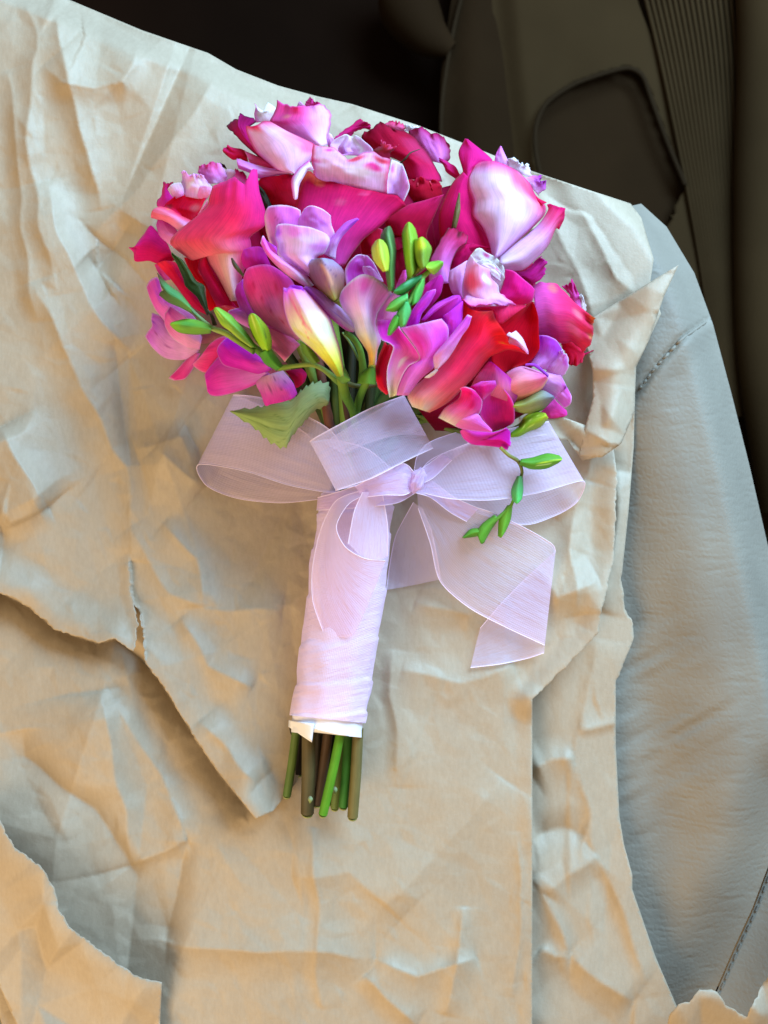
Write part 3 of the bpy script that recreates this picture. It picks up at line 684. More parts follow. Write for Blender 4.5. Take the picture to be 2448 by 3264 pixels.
# crimson filler petals and dark leaf behind the left-centre
t = rose('pale pink rose with flared crimson guard petal below it in the upper middle', 6, None)
P('b', [(700,1580),(560,1400),(495,1262)], [(1120,1580),(1070,1350),(965,1150)], [(150,8,36),(170,14,44),(195,22,74)], T=[(560,1190),(780,1160),(900,1140)], off=-5, cup=3)
P('b', [(610,1600),(520,1400),(488,1275)], [(690,1560),(610,1390),(515,1285)], [(34,40,26),(40,48,30)], off=-4, cup=1, mat=M_GREEN, name='leaf')
P('c', [(255,430),(330,370),(450,280),(618,158)], [(500,390),(540,330),(640,292),(772,292)], [(215,60,170),(198,30,120),(180,20,90)], T=[(650,185),(740,232)], off=-3, cup=2, rag=3)
P('c', [(200,540),(160,420),(180,335)], [(290,470),(265,430),(232,368)], [(205,150,225),(216,190,242)], off=-4, cup=1)
P('c', [(350,640),(220,525),(275,440),(400,372)], [(640,650),(785,578),(650,440),(570,384)], [(212,160,222),(222,190,240),(232,214,246)], T=[(440,366),(500,398),(545,378)],
  off=1, cup=-3, lines=((.3,.3,.45,1,.10,(196,160,214)),(.75,.2,.7,1,.08,(240,228,250))), n=(20,20))
P('c', [(330,640),(330,540),(400,440),(440,380)], [(520,600),(480,540),(500,460),(490,400)], [(200,150,215),(208,175,232),(228,205,245)], off=3, cup=3)
P('c', [(150,2100),(-100,1800),(-260,1500),(-210,1200),(-150,962)], [(400,2110),(625,1790),(855,1605),(1060,1420),(1222,1312)], [(198,70,160),(212,44,136),(200,24,92)],
  T=[(-66,838),(60,940),(196,992),(415,1032),(530,1062),(750,1110),(960,1150),(1100,1166),(1172,1232)], off=2, cup=7, sl=((165,12,50),.3), rim=((180,14,60),.03),
  spots=((.08,.97,.07,(215,120,70),.9,.6),(.2,.95,.07,(225,140,90),.8),(.62,.93,.06,(235,90,150),.7),(.45,.75,.08,(232,110,150),.5)), n=(26,26), rag=2)
P('c', [(970,1150),(958,1000),(1000,850),(1032,700)], [(1185,1262),(1262,1080),(1240,950),(1200,830)], [(205,155,218),(212,172,230),(226,196,244)], B=[(1080,1165),(1150,1215)], T=[(1105,728),(1170,770)],
  off=5, cup=-4, rim=((232,208,248),.10), spots=((.1,.75,.18,(205,60,170),.7),))
P('c', [(0,890),(-30,700),(-5,505)], [(965,1142),(985,900),(1012,690)], [(228,172,228),(240,188,222),(240,176,214)], B=[(60,950),(150,985),(270,992),(400,1042),(530,1062),(750,1112)],
  T=[(60,520),(130,535),(270,548),(380,640),(440,705),(500,690),(640,622),(790,590),(900,660)], off=8, cup=2, bow=2, tip=3, rim=((222,60,120),.025),
  spots=((.56,.88,.17,(238,60,90),.9),(.80,.62,.17,(216,40,140),.95),(.9,.85,.14,(196,16,60),.9),(.04,.5,.13,(228,90,160),.8),(.20,.9,.08,(215,50,170),.9),(.62,.45,.25,(252,205,190),.6)), n=(34,26), rag=2)
P('c', [(790,690),(800,580),(880,530),(880,462)], [(1015,710),(1005,610),(1062,560),(1122,510)], [(160,20,60),(140,40,66),(205,70,120)], T=[(940,470),(1000,545)], off=12, cup=2, rag=6, spots=((.2,.4,.25,(120,60,60),.8),))
P('b', [(1180,960),(1060,1055),(965,1180),(948,1270),(975,1455)], [(1250,1090),(1172,1080),(1112,1180),(1052,1290),(1028,1470)], [(232,196,238),(230,206,246),(222,190,240)],
  T=[(1000,1478)], off=12, cup=4, sl=((214,80,190),.35,.9))
guard([(640,640),(560,480),(600,380)], [(860,640),(900,500),(880,380)], -11)
stem_to('c', (200,1900), t)

# left rose -------------------------------------------------------------------------------------------------------
t = rose('coral red rose with a wide folded outer petal, leftmost of the roses', 2, None)
P('i', [(440,310),(350,200),(300,92)], [(530,290),(450,190),(385,80)], [(190,90,170),(196,70,160),(205,60,150)], off=-9, cup=1)
P('i', [(1000,765),(800,650),(560,340),(440,205),(330,82)], [(1020,720),(930,560),(760,350),(640,130),(560,60)], [(165,16,70),(182,18,82),(196,20,76),(232,46,86)], T=[(430,46)], off=-5, cup=4)
P('a', [(650,1450),(480,1505),(300,1458),(150,1466),(114,1430),(108,1345),(44,1276)], [(560,1240),(490,1150),(400,1050),(330,995),(262,1080),(190,1180),(126,1292)], [(185,16,84),(198,26,128),(205,36,146)],
  off=-6, cup=5, rag=3)
P('i', [(1020,720),(990,560),(970,380),(850,300),(740,120),(690,0)], [(1135,662),(1112,540),(1045,480),(960,300),(880,170),(960,20)], [(200,10,36),(212,16,46),(206,20,60)], off=-1, cup=2, sr=((240,72,100),.2))
P('i', [(1130,650),(1040,485),(940,275),(880,155),(890,60),(960,-20)], [(1390,660),(1270,520),(1140,330),(1070,200),(1010,90),(990,0)], [(196,22,104),(206,26,110),(206,24,90)], off=1, cup=4)
P('i', [(1270,765),(1200,705),(1138,658)], [(1405,690),(1335,652),(1238,636)], [(236,70,96),(246,90,112)], off=3, cup=2)
P('a', [(1080,440),(1000,340),(960,275),(985,205)], [(1310,430),(1335,335),(1300,240),(1250,172)], [(214,180,240),(220,130,200),(212,76,148)], T=[(1060,180),(1130,160),(1200,160)], off=-2, cup=3, rag=4, sr=((212,170,238),.3))
P('a', [(1290,430),(1320,310),(1340,246)], [(1430,370),(1455,310),(1446,268)], [(200,178,236),(208,196,242)], T=[(1400,250)], off=-3, cup=1)
P('a', [(1430,380),(1440,290),(1450,238)], [(1590,450),(1605,380),(1592,318)], [(214,170,230),(206,70,172),(180,24,84)], T=[(1500,270),(1545,300)], off=-3, cup=1, rag=4)
P('a', [(1240,190),(1250,160)], [(1340,245),(1310,190)], [(70,20,36),(60,16,30)], off=-6, cup=1)
P('a', [(430,750),(408,695),(458,620),(490,520),(490,425)], [(530,745),(650,650),(600,580),(575,500),(640,425)], [(196,60,166),(200,38,150),(190,20,92)], T=[(560,425)], off=-2, cup=3, rag=4, rim=((150,18,70),.06))
P('a', [(760,600),(738,480),(742,400),(750,305)], [(1062,660),(1142,500),(1105,430),(1030,338)], [(222,166,208),(234,190,222),(228,160,205)], T=[(775,262),(850,320),(905,288),(980,300)], off=1, cup=3, rag=5,
  lines=((.55,.2,.75,.9,.12,(214,196,244)),(.2,.3,.5,.8,.12,(240,208,226))))
P('a', [(950,620),(968,520),(990,475)], [(1052,662),(1112,590),(1144,498)], [(212,140,186),(218,160,204)], T=[(1060,470)], off=3, cup=1)
P('a', [(655,640),(600,580),(560,508)], [(775,590),(765,500),(735,425)], [(206,150,232),(216,176,240),(226,196,246)], T=[(610,448),(680,428)], off=3, cup=2, rim=((236,220,250),.08))
P('a', [(720,860),(520,735),(655,605)], [(890,930),(970,820),(1055,640)], [(226,36,104),(226,26,80),(214,22,66)], T=[(760,573),(850,600),(1010,602)], off=2, cup=-4, spots=((.12,.5,.2,(140,50,60),.8),(.85,.6,.2,(240,140,160),.7)), n=(20,20))
P('a', [(950,930),(960,840)], [(1085,720),(1085,650)], [(228,50,110),(236,140,165)], off=3, cup=1)
P('a', [(720,1070),(560,955),(430,915),(338,885)], [(890,935),(720,855),(600,780),(455,735)], [(232,160,200),(250,128,164),(250,110,140)], T=[(340,840),(365,782)], off=4, cup=6, sr=((222,36,80),.35), spots=((.92,.72,.09,(230,130,80),.9),))
P('a', [(610,1260),(510,1185),(440,1105),(408,980)], [(660,1170),(690,1075),(600,980),(545,940)], [(222,160,210),(204,116,190),(188,56,176)], T=[(430,915),(480,920)], off=2, cup=3)
P('a', [(1385,1990),(1250,1720),(1130,1520),(1040,1375),(960,1420),(880,1450),(760,1375),(600,1240),(635,1130),(780,1000),(940,870),(1080,740),(1112,620),(1150,478)],
  [(1500,1985),(1530,1720),(1585,1540),(1645,1370),(1665,1280),(1655,1200),(1645,1150),(1705,1090),(1832,1000),(1852,900),(1842,780),(1802,650),(1765,520),(1745,250)],
  [(250,178,188),(250,150,172),(248,120,146),(246,116,142),(240,66,108),(236,44,100),(228,40,104),(216,44,132)], T=[(1240,432),(1330,402),(1440,340),(1505,402),(1570,452),(1625,340),(1675,240)],
  off=7, cup=9, sr=((212,44,140),.4,.8), spots=((.1,.45,.2,(238,110,140),.5),(.5,.12,.3,(252,196,196),.6)), n=(28,36), base=-8, rag=1.5)
P('i', [(1000,770),(930,655),(860,525),(720,395),(685,285),(605,120),(540,0),(522,-45)], [(1020,745),(1000,600),(962,470),(955,370),(850,320),(800,215),(690,55),(548,-55)], [(40,52,30),(54,78,42),(66,96,52)],
  off=6, cup=2, rag=3, mat=M_GREEN, name='sepal')
ptube('sepal', 'a', [(1405,1425),(1440,1500),(1490,1570),(1560,1660)], [56,57,57,55], [12,28,28,14], t, ((70,52,40),(84,80,42)))
guard([(640,640),(560,560),(500,460)], [(600,720),(460,640),(420,520)])
guard([(700,640),(590,560),(560,430)], [(640,700),(500,640),(500,500)], -10)
stem_to('a', (1400,1650), t)

# big right rose --------------------------------------------------------------------------------------------------
t = rose('large pale lilac pink rose with a broad petal blushed scarlet at its rim', 2, None)
P('d', [(660,380),(682,270),(735,172)], [(900,470),(810,315),(745,176)], [(226,170,230),(222,160,228),(218,130,205)], off=-3, cup=1, sl=((214,100,190),.3))
P('d', [(820,460),(832,335),(870,312)], [(1120,550),(1085,450),(1062,402)], [(205,190,240),(214,204,246),(222,212,248)], T=[(950,352),(1020,412)], off=-2, cup=2, rag=6)
P('d', [(1000,540),(1120,535),(1218,524)], [(1190,765),(1270,690),(1292,592)], [(222,190,242),(204,120,210),(165,32,160)], T=[(1222,600)], off=-2, cup=3, rag=4)
P('d', [(280,700),(288,480),(232,255),(312,82)], [(420,640),(420,440),(640,350),(345,92)], [(205,40,120),(206,38,138),(200,30,128)], off=-1, cup=4, sl=((180,26,110),.2))
P('d', [(150,1520),(20,1300),(0,1000),(90,745),(180,590),(290,480)], [(650,1490),(575,1250),(405,1010),(402,840),(362,690),(360,560)], [(186,14,84),(200,22,104),(205,26,120)], off=0, cup=6,
  sl=((178,10,50),.28), n=(20,24))
P('d', [(640,1510),(600,1340),(520,1150),(400,1000),(408,830),(355,685),(350,560),(432,408)], [(718,1515),(905,1345),(1085,1185),(1255,1010),(1270,890),(1155,760),(1085,620),(960,488)],
  [((226,180,232),0),((232,190,236),.4),((238,196,236),.86),((230,90,150),1)], T=[(500,364),(640,350),(760,386),(880,440)], off=3, cup=11, sr=((228,170,222),.25,.6),
  spots=((.98,.64,.34,(242,52,104),.95),(.84,.84,.26,(246,90,130),.85),(.7,.55,.3,(248,214,228),.5)), rim=((222,60,136),.06), n=(26,30))
P('d', [(1130,790),(1180,830),(1230,880)], [(1150,760),(1200,805),(1290,850)], [(205,30,96),(200,24,86)], off=5, cup=1)
P('d', [(780,1650),(1000,1662),(1180,1515),(1312,1355),(1392,1170),(1445,1172)], [(706,1525),(885,1370),(1055,1240),(1205,1110),(1305,960),(1292,878)], [(230,196,240),(228,184,234),(232,176,220),(226,80,140),(200,24,104)],
  T=[(1500,1060),(1515,925),(1440,905),(1400,880),(1345,868)], off=5, cup=9, rag=3, n=(20,26))
P('g', [(1175,440),(1330,410),(1512,228)], [(1290,565),(1400,610),(1552,482)], [(170,20,110),(186,26,128),(190,40,140)], T=[(1582,300),(1570,430)], off=-2, cup=3, rag=5)
P('c', [(1000,1680),(940,1500),(1090,1390),(1250,1300),(1480,1236)], [(1500,1800),(1500,1660),(1570,1500),(1660,1300),(1720,1160)], [(160,8,44),(176,14,60),(196,30,104)], off=-2, cup=4)
P('f', [(640,1020),(640,700),(690,470)], [(960,900),(880,600),(780,450)], [(110,4,26),(140,8,40)], off=-8, cup=2)
P('f', [(220,560),(185,330),(190,280)], [(500,500),(480,330),(492,213)], [(150,8,36),(174,14,50),(180,20,60)], T=[(300,205),(400,190)], off=0, cup=4, rim=((215,90,150),.03))
P('f', [(640,480),(640,330)], [(800,500),(770,300)], [(190,40,110),(205,70,150)], off=-6, cup=2)
P('d', [(148,1160),(185,950),(236,735)], [(202,1160),(250,950),(246,735)], [(92,84,46),(100,88,52)], off=7, cup=1, mat=M_GREEN, name='sepal')
P('d', [(130,1720),(175,1480),(320,1320)], [(350,1600),(490,1430),(620,1400)], [(176,12,74),(186,16,86)], off=3, cup=2)
P('f', [(1380,800),(1430,560),(1560,430)], [(1500,780),(1680,570),(1690,390)], [(176,14,84),(190,18,96)], off=3, cup=3)
P('f', [(1100,950),(1125,640),(1200,480),(1285,320),(1362,205)], [(1400,920),(1392,700),(1480,480),(1602,385),(1622,300)], [(212,150,216),(220,120,196),(222,84,164),(196,40,96)],
  T=[(1440,200),(1540,250)], off=5, cup=6, rag=3, rim=((120,20,50),.05), spots=((.6,.9,.16,(110,60,70),.8),))
guard([(900,700),(880,560),(900,420)], [(1040,660),(1060,520),(1050,380)])
guard([(900,680),(820,600),(800,470)], [(960,640),(940,520),(930,440)], -11)
guard([(960,700),(1060,600),(1150,560)], [(900,760),(1000,700),(1160,640)], -11)
stem_to('d', (640,1500), t)

# half-open bud rose ----------------------------------------------------------------------------------------------
t = rose('half open pale pink rosebud with a tight white spiral beside a magenta petal', 10, None)
P('g', [(470,810),(345,730),(290,570),(305,430)], [(500,790),(490,640),(510,480),(535,290)], [(210,140,206),(216,160,214),(222,174,224)], off=2, cup=3)
P('g', [(950,740),(1010,600),(1040,405)], [(1190,900),(1388,835),(1436,685)], [(214,30,130),(222,28,138),(214,32,146)], T=[(1150,430),(1280,540),(1380,622)], off=3, cup=6, rim=((236,80,160),.03), n=(20,20))
P('g', [(640,340),(590,230),(658,138)], [(985,725),(1048,550),(1018,385)], [(212,180,232),(226,200,242),(242,226,250)], T=[(715,128),(785,182),(900,240),(980,320)], off=3, cup=-5, rim=((244,232,252),.08), spots=((.35,.9,.14,(200,50,140),.85),), n=(20,20))
P('g', [(680,410),(655,325),(735,280)], [(965,650),(1032,510),(932,368)], [(220,190,230),(232,208,240),(244,228,250)], T=[(820,288),(885,328)], off=4, cup=-1, rim=((246,236,252),.08))
P('g', [(700,400),(720,350),(800,320)], [(960,560),(980,460),(915,385)], [(208,176,220),(222,196,232),(238,216,244)], T=[(880,345)], off=6, cup=2, spots=((.85,.75,.18,(220,50,100),.8),))
P('g', [(780,420),(800,400)], [(980,560),(960,480)], [(250,238,240),(252,240,246)], off=7, cup=2, T=[(900,420)])
P('g', [(600,860),(640,960)], [(1290,850),(1312,900)], [(240,60,120),(236,40,90)], T=[(700,955),(885,962),(945,1145),(1100,1052),(1250,940)], off=2, cup=4, n=(22,14))
P('g', [(600,905),(490,800),(472,640),(498,480),(528,330),(590,215)], [(1100,890),(965,725),(942,620),(862,520),(842,412),(685,385)], [(222,180,230),(232,172,216),(244,128,170),(246,160,194),(240,196,228)], T=[(640,300)], off=6, cup=10,
  spots=((.25,.5,.28,(238,84,130),.8),(.75,.55,.2,(252,232,238),.8)), rim=((246,214,236),.03), n=(22,24))
P('g', [(520,740),(478,812)], [(960,715),(1190,885)], [(220,172,226),(222,170,222),(224,130,196)], T=[(570,892),(650,892),(690,870),(790,902),(900,882),(1050,906)], off=10, cup=3, rim=((222,60,140),.05), n=(24,14), rag=4)
stem_to('g', (700,900), t)

# right rose -----------------------------------------------------------------------------------------------------
t = rose('frilled rose in mauve and scarlet with a dry pointed tip, rightmost of all roses', -2, None)
P('h', [(1350,440),(1280,290),(1205,208)], [(1495,640),(1455,420),(1402,250)], [(214,130,200),(208,90,180),(196,36,130)], T=[(1270,182),(1352,148)], off=-3, cup=2, rag=5)
P('h', [(1460,640),(1440,480),(1438,345)], [(1502,625),(1526,470),(1482,345)], [(222,200,244),(230,212,248)], off=-4, cup=1, rag=6)
P('h', [(1190,980),(1230,1060),(1280,1130),(1290,1262)], [(1340,950),(1445,1035),(1505,1105),(1482,1205)], [(200,24,70),(214,30,80),(196,30,70)], T=[(1380,1268),(1440,1266)], off=-2, cup=3, rag=4)
P('h', [(1465,1120),(1540,1095),(1622,1060)], [(1492,1140),(1550,1108),(1628,1066)], [(190,30,100),(150,20,60)], off=-2, cup=1)
P('h', [(880,900),(1050,895),(1180,960),(1330,962),(1450,1040),(1515,1092)], [(825,205),(930,150),(1060,180),(1200,235),(1352,430),(1502,642)], [(190,80,160),(204,80,160),(222,56,126),(226,50,100),(222,60,100)],
  T=[(1572,970),(1602,825),(1648,638)], off=1, cup=8, rag=6, spots=((.75,1.0,.11,(224,130,70),.9,.5),(.35,.97,.08,(230,150,90),.8),(.25,.65,.2,(240,110,150),.6),(.9,.4,.12,(216,130,120),.7),(.6,.75,.1,(240,150,160),.5)), n=(26,26))
stem_to('h', (900,900), t)

# scarlet rose low on the right --------------------------------------------------------------------------------------
t = rose('deep scarlet rose below the rosebud with a creamy based front petal', 7, None)
P('h', [(420,1390),(280,1190),(345,900),(370,740),(600,575),(790,415)], [(565,1295),(755,1225),(905,1055),(902,850),(892,620),(830,425)], [(168,4,26),(182,6,30),(198,12,44),(186,14,50)], off=2, cup=-5, n=(20,22))
P('g', [(1345,1528),(1200,1425),(1075,1392)], [(1338,1485),(1272,1330),(1180,1220)], [(226,170,222),(232,192,236),(232,196,238)], T=[(1100,1240),(1050,1285)], off=10, cup=3)
P('l', [(300,1235),(180,1125),(142,925),(198,745),(280,560)], [(335,1215),(305,1000),(325,830),(375,680),(385,590)], [(205,30,70),(196,12,50),(190,14,52)], off=5, cup=3, sl=((236,80,110),.25), rag=4)
P('l', [(640,1395),(580,1240),(760,1050),(960,880),(1150,640),(1280,400),(1288,150),(1300,-20)], [(870,1472),(1060,1372),(1260,1210),(1490,970),(1660,745),(1800,680),(1930,640),(2172,697)],
  [(250,222,196),(250,176,176),(250,92,130),(248,52,108),(244,40,92),(238,34,78),(226,30,56),(210,30,40)], T=[(1400,90),(1500,132),(1610,135),(1712,122),(1722,220),(1832,370),(1892,462),(1922,562),(2035,595)],
  off=7, cup=14, spots=((.80,.93,.05,(190,130,50),.9),(.42,.98,.10,(110,30,36),.7),(.30,.98,.06,(150,60,40),.6)), sr=((196,14,64),.3,.7), n=(28,34), rag=2)  # darker right side is shading put into the petal colour
guard([(880,840),(960,700),(1050,600)], [(1000,900),(1120,820),(1200,740)], -12)
guard([(900,880),(1000,840),(1120,800)], [(940,930),(1060,930),(1190,860)], -8)
stem_to('l', (760,1420), t)

# ------------------------------------------------------------------ freesias
LAV = [(214,168,222),(208,130,210),(196,96,214)]; RIMC = (232,206,246)
def bud(tile, L, R, base, tipc, off, cup=6, T=(), light=None, name='bud', **kw):
    st = [base, tuple((np.array(base)*0.6 + np.array(tipc)*0.4).astype(int)), tipc]
    kw.setdefault('n', (14, 16)); kw.setdefault('wob', 0.2)
    o = P(tile, L, R, st, T=T, off=off, cup=cup, mat=M_GREEN, name=name, base=0, **kw)
    # underside of the bud, so that it is a closed body
    P(tile, L, R, st, T=T, off=off - 0.6, cup=-cup*0.8, mat=M_GREEN, name='bud_back', base=0, n=(10, 12), wob=0.1, parent=o, zabs=kw.get('zabs'))
    return o

# left lavender bloom
t = freesia('pale lavender freesia bloom hanging at the left edge under the coral rose', -5)
P('i', [(880,1250),(700,1352),(450,1336),(280,1202),(178,1046)], [(930,1050),(720,1010),(500,920),(380,780),(268,736)], [(214,176,216),(208,160,222),(202,138,220),(192,96,200)], T=[(212,980),(266,908),(256,815)],
  off=-2, cup=4, rim=((222,186,226),.05), lines=((.35,.3,.45,.95,.02,(160,70,160)),), n=(22,22))
P('i', [(560,1090),(480,950),(420,830),(320,700),(240,540),(194,390)], [(900,900),(800,760),(560,620),(430,520),(392,430),(362,300)], [(226,164,212),(218,132,206),(212,100,196),(202,80,190)], T=[(238,305),(322,262)], off=-1, cup=3, rim=((232,188,216),.05))
P('i', [(900,1220),(740,1200),(540,1070),(440,900),(442,745)], [(930,1060),(840,900),(710,780),(570,680),(505,655)], [(214,160,204),(226,158,200),(222,120,188),(190,80,180)], off=1, cup=3, rim=((236,200,224),.05))
P('i', [(905,1270),(805,1480),(705,1605),(560,1628)], [(815,1265),(700,1370),(600,1480),(486,1600)], [(222,120,180),(224,80,170),(218,52,160)], off=-3, cup=3, rim=((234,180,214),.12))
ptube('flower_tube', 'i', [(900,1100),(1150,1050),(1500,1150)], [10,12,16], [90,60,40], t, ((220,150,180),(200,170,120)), mat=M_PETAL)

# lower left magenta bloom
t = freesia('magenta freesia bloom with one lilac petal hanging down onto the ribbon loop', -1)
P('j', [(450,900),(230,946),(100,880),(58,830)], [(570,600),(480,465),(300,555),(150,760)], [(206,40,120),(214,66,146),(226,116,176)], off=-2, cup=3, rim=((232,150,196),.05), spots=((.7,.6,.2,(190,20,100),.6),))
P('j', [(1280,920),(1390,1050),(1420,1150)], [(1500,890),(1565,965),(1540,1065)], [(160,16,66),(180,22,84),(176,24,84)], T=[(1470,1130)], off=-3, cup=2)
P('j', [(1100,985),(900,1095),(680,1186),(420,1252),(300,1242),(254,1190)], [(1000,890),(800,800),(600,760),(430,720),(300,850),(216,970)], [(204,146,212),(204,100,200),(200,62,178),(204,44,184)], T=[(234,1080)],
  off=0, cup=5, rim=((232,120,206),.05), sl=((216,60,180),.15), n=(20,22))
P('j', [(930,1010),(900,1100),(962,1230),(1000,1340)], [(1250,915),(1350,1030),(1395,1100),(1442,1222)], [(196,168,186),(202,136,194),(204,92,190),(204,64,180)], T=[(1032,1388),(1100,1362),(1250,1332),(1390,1282)], off=2, cup=4,
  lines=((.3,0,.35,.8,.018,(130,70,130)),(.55,0,.62,.7,.018,(130,70,130)),(.78,.1,.85,.8,.015,(150,80,150))), n=(22,22))
P('j', [(1105,905),(920,970),(700,912),(480,852),(410,755),(378,660)], [(1010,810),(905,695),(785,622),(680,540),(605,500),(522,472)], [(210,96,206),(208,52,192),(190,30,186),(190,44,196)], T=[(398,590),(460,520)], off=3, cup=6,
  rim=((230,130,214),.05), sl=((186,24,168),.3,.7), n=(20,22))
ptube('flower_tube', 'j', [(1050,930),(1300,850),(1500,800)], [16,16,16], [60,50,40], t, ((210,120,180),(180,160,110)), mat=M_PETAL)

# mauve bloom
t = freesia('mauve pink freesia bloom left of the cream bud', 8)
P('C', [(860,235),(815,180),(798,90)], [(1015,195),(985,130),(976,84)], [(190,36,150),(198,40,168),(196,60,180)], T=[(868,62),(932,57)], off=0, cup=3)
P('C', [(905,645),(800,592),(713,521)], [(960,600),(905,520),(800,480)], [(208,140,220),(210,136,220),(196,80,206)], off=0, cup=2, T=[(722,500)], rim=(RIMC,.06))
P('C', [(1110,860),(1060,790),(1005,690),(1000,640)], [(1205,740),(1185,720),(1120,690),(1060,650)], [(192,176,164),(204,120,160),(206,50,128),(216,60,130)], off=-2, cup=3)
P('C', [(1105,850),(1000,740),(900,650),(850,600)], [(1216,740),(1160,690),(1070,640),(970,600)], [(226,128,174),(224,130,180),(214,126,190)], off=1, cup=2)
P('C', [(1010,640),(860,560),(790,470),(764,380),(778,318)], [(1020,610),(930,540),(872,450),(832,350),(822,278)], [(206,110,200),(200,96,208),(206,56,180),(190,70,206)], off=2, cup=2, rim=((206,130,232),.07))
P('C', [(1200,710),(1060,642),(940,572),(870,472),(823,352),(822,268)], [(1236,670),(1226,560),(1196,440),(1186,360),(1156,290),(1082,228)], [(210,150,202),(216,116,186),(218,86,172),(208,60,172)], T=[(850,208),(930,183),(1004,185)],
  off=4, cup=6, spots=((.15,.75,.16,(206,40,130),.6),(.6,.3,.35,(224,150,190),.6)), lines=((.4,.2,.2,.9,.02,(180,40,110)),(.7,.2,.6,.8,.018,(180,50,110))), rim=((214,110,190),.03), n=(22,24))
stem_to('C', (1200,700), t, ((120,150,60),(90,130,50)))

# lavender bloom in the centre
t = freesia('open lavender freesia in the centre of the bouquet beside its brownish purple bud', 14)
P('e', [(340,790),(250,650),(200,480),(178,300),(198,218)], [(570,610),(640,425),(662,305),(652,212)], [(216,168,218),(210,140,208),(206,108,196),(210,120,206)], T=[(238,158),(340,142),(420,140),(520,152),(605,182)], off=2, cup=4,
  rim=(RIMC,.05), sl=((224,190,234),.22,.7), lines=((.3,.8,.6,.35,.02,(160,50,140)),), n=(20,22))
P('e', [(640,710),(628,400),(652,290),(702,196)], [(1060,710),(1104,530),(1062,400),(1052,278)], [(216,170,236),(214,150,230),(212,134,224),(206,128,230)], T=[(762,152),(840,152),(955,200)], off=3, cup=5, rim=((236,214,250),.05), n=(20,22))
P('e', [(970,790),(1020,650),(1110,520),(1250,370),(1402,312)], [(1115,860),(1135,700),(1205,560),(1335,420),(1428,326)], [(204,186,236),(206,160,240),(200,110,234),(190,90,228)], off=4, cup=3)
P('e', [(345,805),(240,700),(195,600)], [(365,785),(335,700),(260,650)], [(190,80,200),(186,80,206)], off=3, cup=1)
P('e', [(790,1090),(560,962),(362,800),(358,660),(318,560),(330,440)], [(800,1000),(872,830),(962,782),(1012,700),(1042,600),(1002,528)], [(210,164,232),(226,178,240),(238,190,240),(212,156,236)], T=[(362,394),(480,388),(620,410),(765,430),(905,480)],
  off=5, cup=9, rim=((232,206,250),.04), spots=((.35,.85,.18,(226,130,206),.7),(.08,.85,.12,(180,110,220),.8),(.85,.6,.25,(200,130,230),.7)), n=(24,26))
P('e', [(760,1240),(520,1092),(330,932),(208,790),(128,640)], [(830,1200),(690,1030),(385,830),(255,730),(192,600)], [(214,206,228),(224,170,216),(234,120,196),(206,100,220)], T=[(150,556),(166,550)], off=7, cup=5, sl=((226,80,170),.35,.7), rim=((226,200,240),.05))
b = P('e', [(1080,1405),(880,1235),(780,1082),(748,930),(800,858)], [(1150,1385),(1222,1250),(1234,1060),(1192,960),(1082,868)], [(150,150,56),(160,120,92),(160,110,116),(150,120,150),(136,130,170)], T=[(880,846),(965,842)],
  off=8, cup=13, mat=M_GREEN, name='bud', lines=((.35,1.0,.75,.45,.025,(90,60,100)),(.3,.85,.5,.2,.03,(140,80,120)),(.42,.75,.6,.35,.08,(206,146,116))), wob=.3, n=(20,22))
P('e', [(1080,1405),(880,1235),(780,1082),(748,930),(800,858)], [(1150,1385),(1222,1250),(1234,1060),(1192,960),(1082,868)], [(140,130,60),(150,110,110)], T=[(880,846),(965,842)], off=7.4, cup=-6, mat=M_GREEN, name='bud_back', parent=b, n=(10,12))
ptube('stalk', 'e', [(1120,1390),(1160,1480),(1260,1580),(1420,1760)], [62,60,56,52], [55,45,40,40], t, ((160,165,60),(110,140,50)))
stem_to('e', (1050,1450), t, ((120,150,60),(90,130,50)))

# cream bud bloom
t = freesia('closed cream yellow freesia trumpet tipped with pink, above the ribbon', 20)
P('k', [(1105,825),(1020,805),(900,720),(760,600),(600,430),(452,272),(440,232)], [(1165,765),(1080,640),(940,500),(800,400),(690,300),(565,235),(475,222)], [(206,190,238),(202,176,240),(196,160,240),(186,120,232),(172,80,222)],
  off=4, cup=3, sl=((234,66,184),.32,.9), rim=((230,200,244),.02), lines=((.45,.1,.5,.7,.02,(150,110,210)),), n=(18,24))
bcol = [(150,160,40),(204,202,70),(232,232,150),(244,240,190),(246,220,196),(244,186,190),(240,166,200),(222,120,212)]
bL = [(885,1410),(760,1252),(540,1032),(382,902),(268,762),(198,560),(178,400),(180,236)]; bR = [(980,1410),(962,1250),(922,1030),(862,840),(802,660),(700,520),(580,382),(470,268)]
b = P('k', bL, bR, bcol, T=[(222,282),(252,232),(350,256)], off=5, cup=17, name='bud', wob=.3, n=(24,32), rim=((190,90,210),.02),
  lines=((.30,.92,.42,.5,.05,(206,90,164)),(.10,.55,.32,.35,.05,(226,228,110)),(.25,.4,.45,.75,.018,(220,130,150)),(.72,.35,.66,.8,.018,(228,150,170))), sr=((214,150,150),.14,.6))
P('k', bL, bR, bcol, off=4.6, cup=-9, name='bud_back', n=(12,18), parent=b)
P('k', [(255,300),(238,250),(270,203)], [(455,300),(442,262),(430,222)], [(190,90,220),(184,80,222)], T=[(335,204)], off=14, cup=1)
bud('k', [(560,1255),(445,1100),(398,945)], [(665,1210),(605,1120),(530,1030)], (84,120,44), (96,140,50), 0, 4, name='bract')
bud('k', [(870,1420),(960,1500),(1060,1470)], [(960,1260),(1010,1330),(1060,1440)], (84,128,44), (96,144,50), 2, 5, name='bract')
ptube('stalk', 'k', [(930,1380),(960,1500),(1000,1660),(1090,1850),(1130,2060)], [62,56,48,40,30], [60,70,66,52,50], t, ((130,160,44),(86,136,44),(80,130,42)))

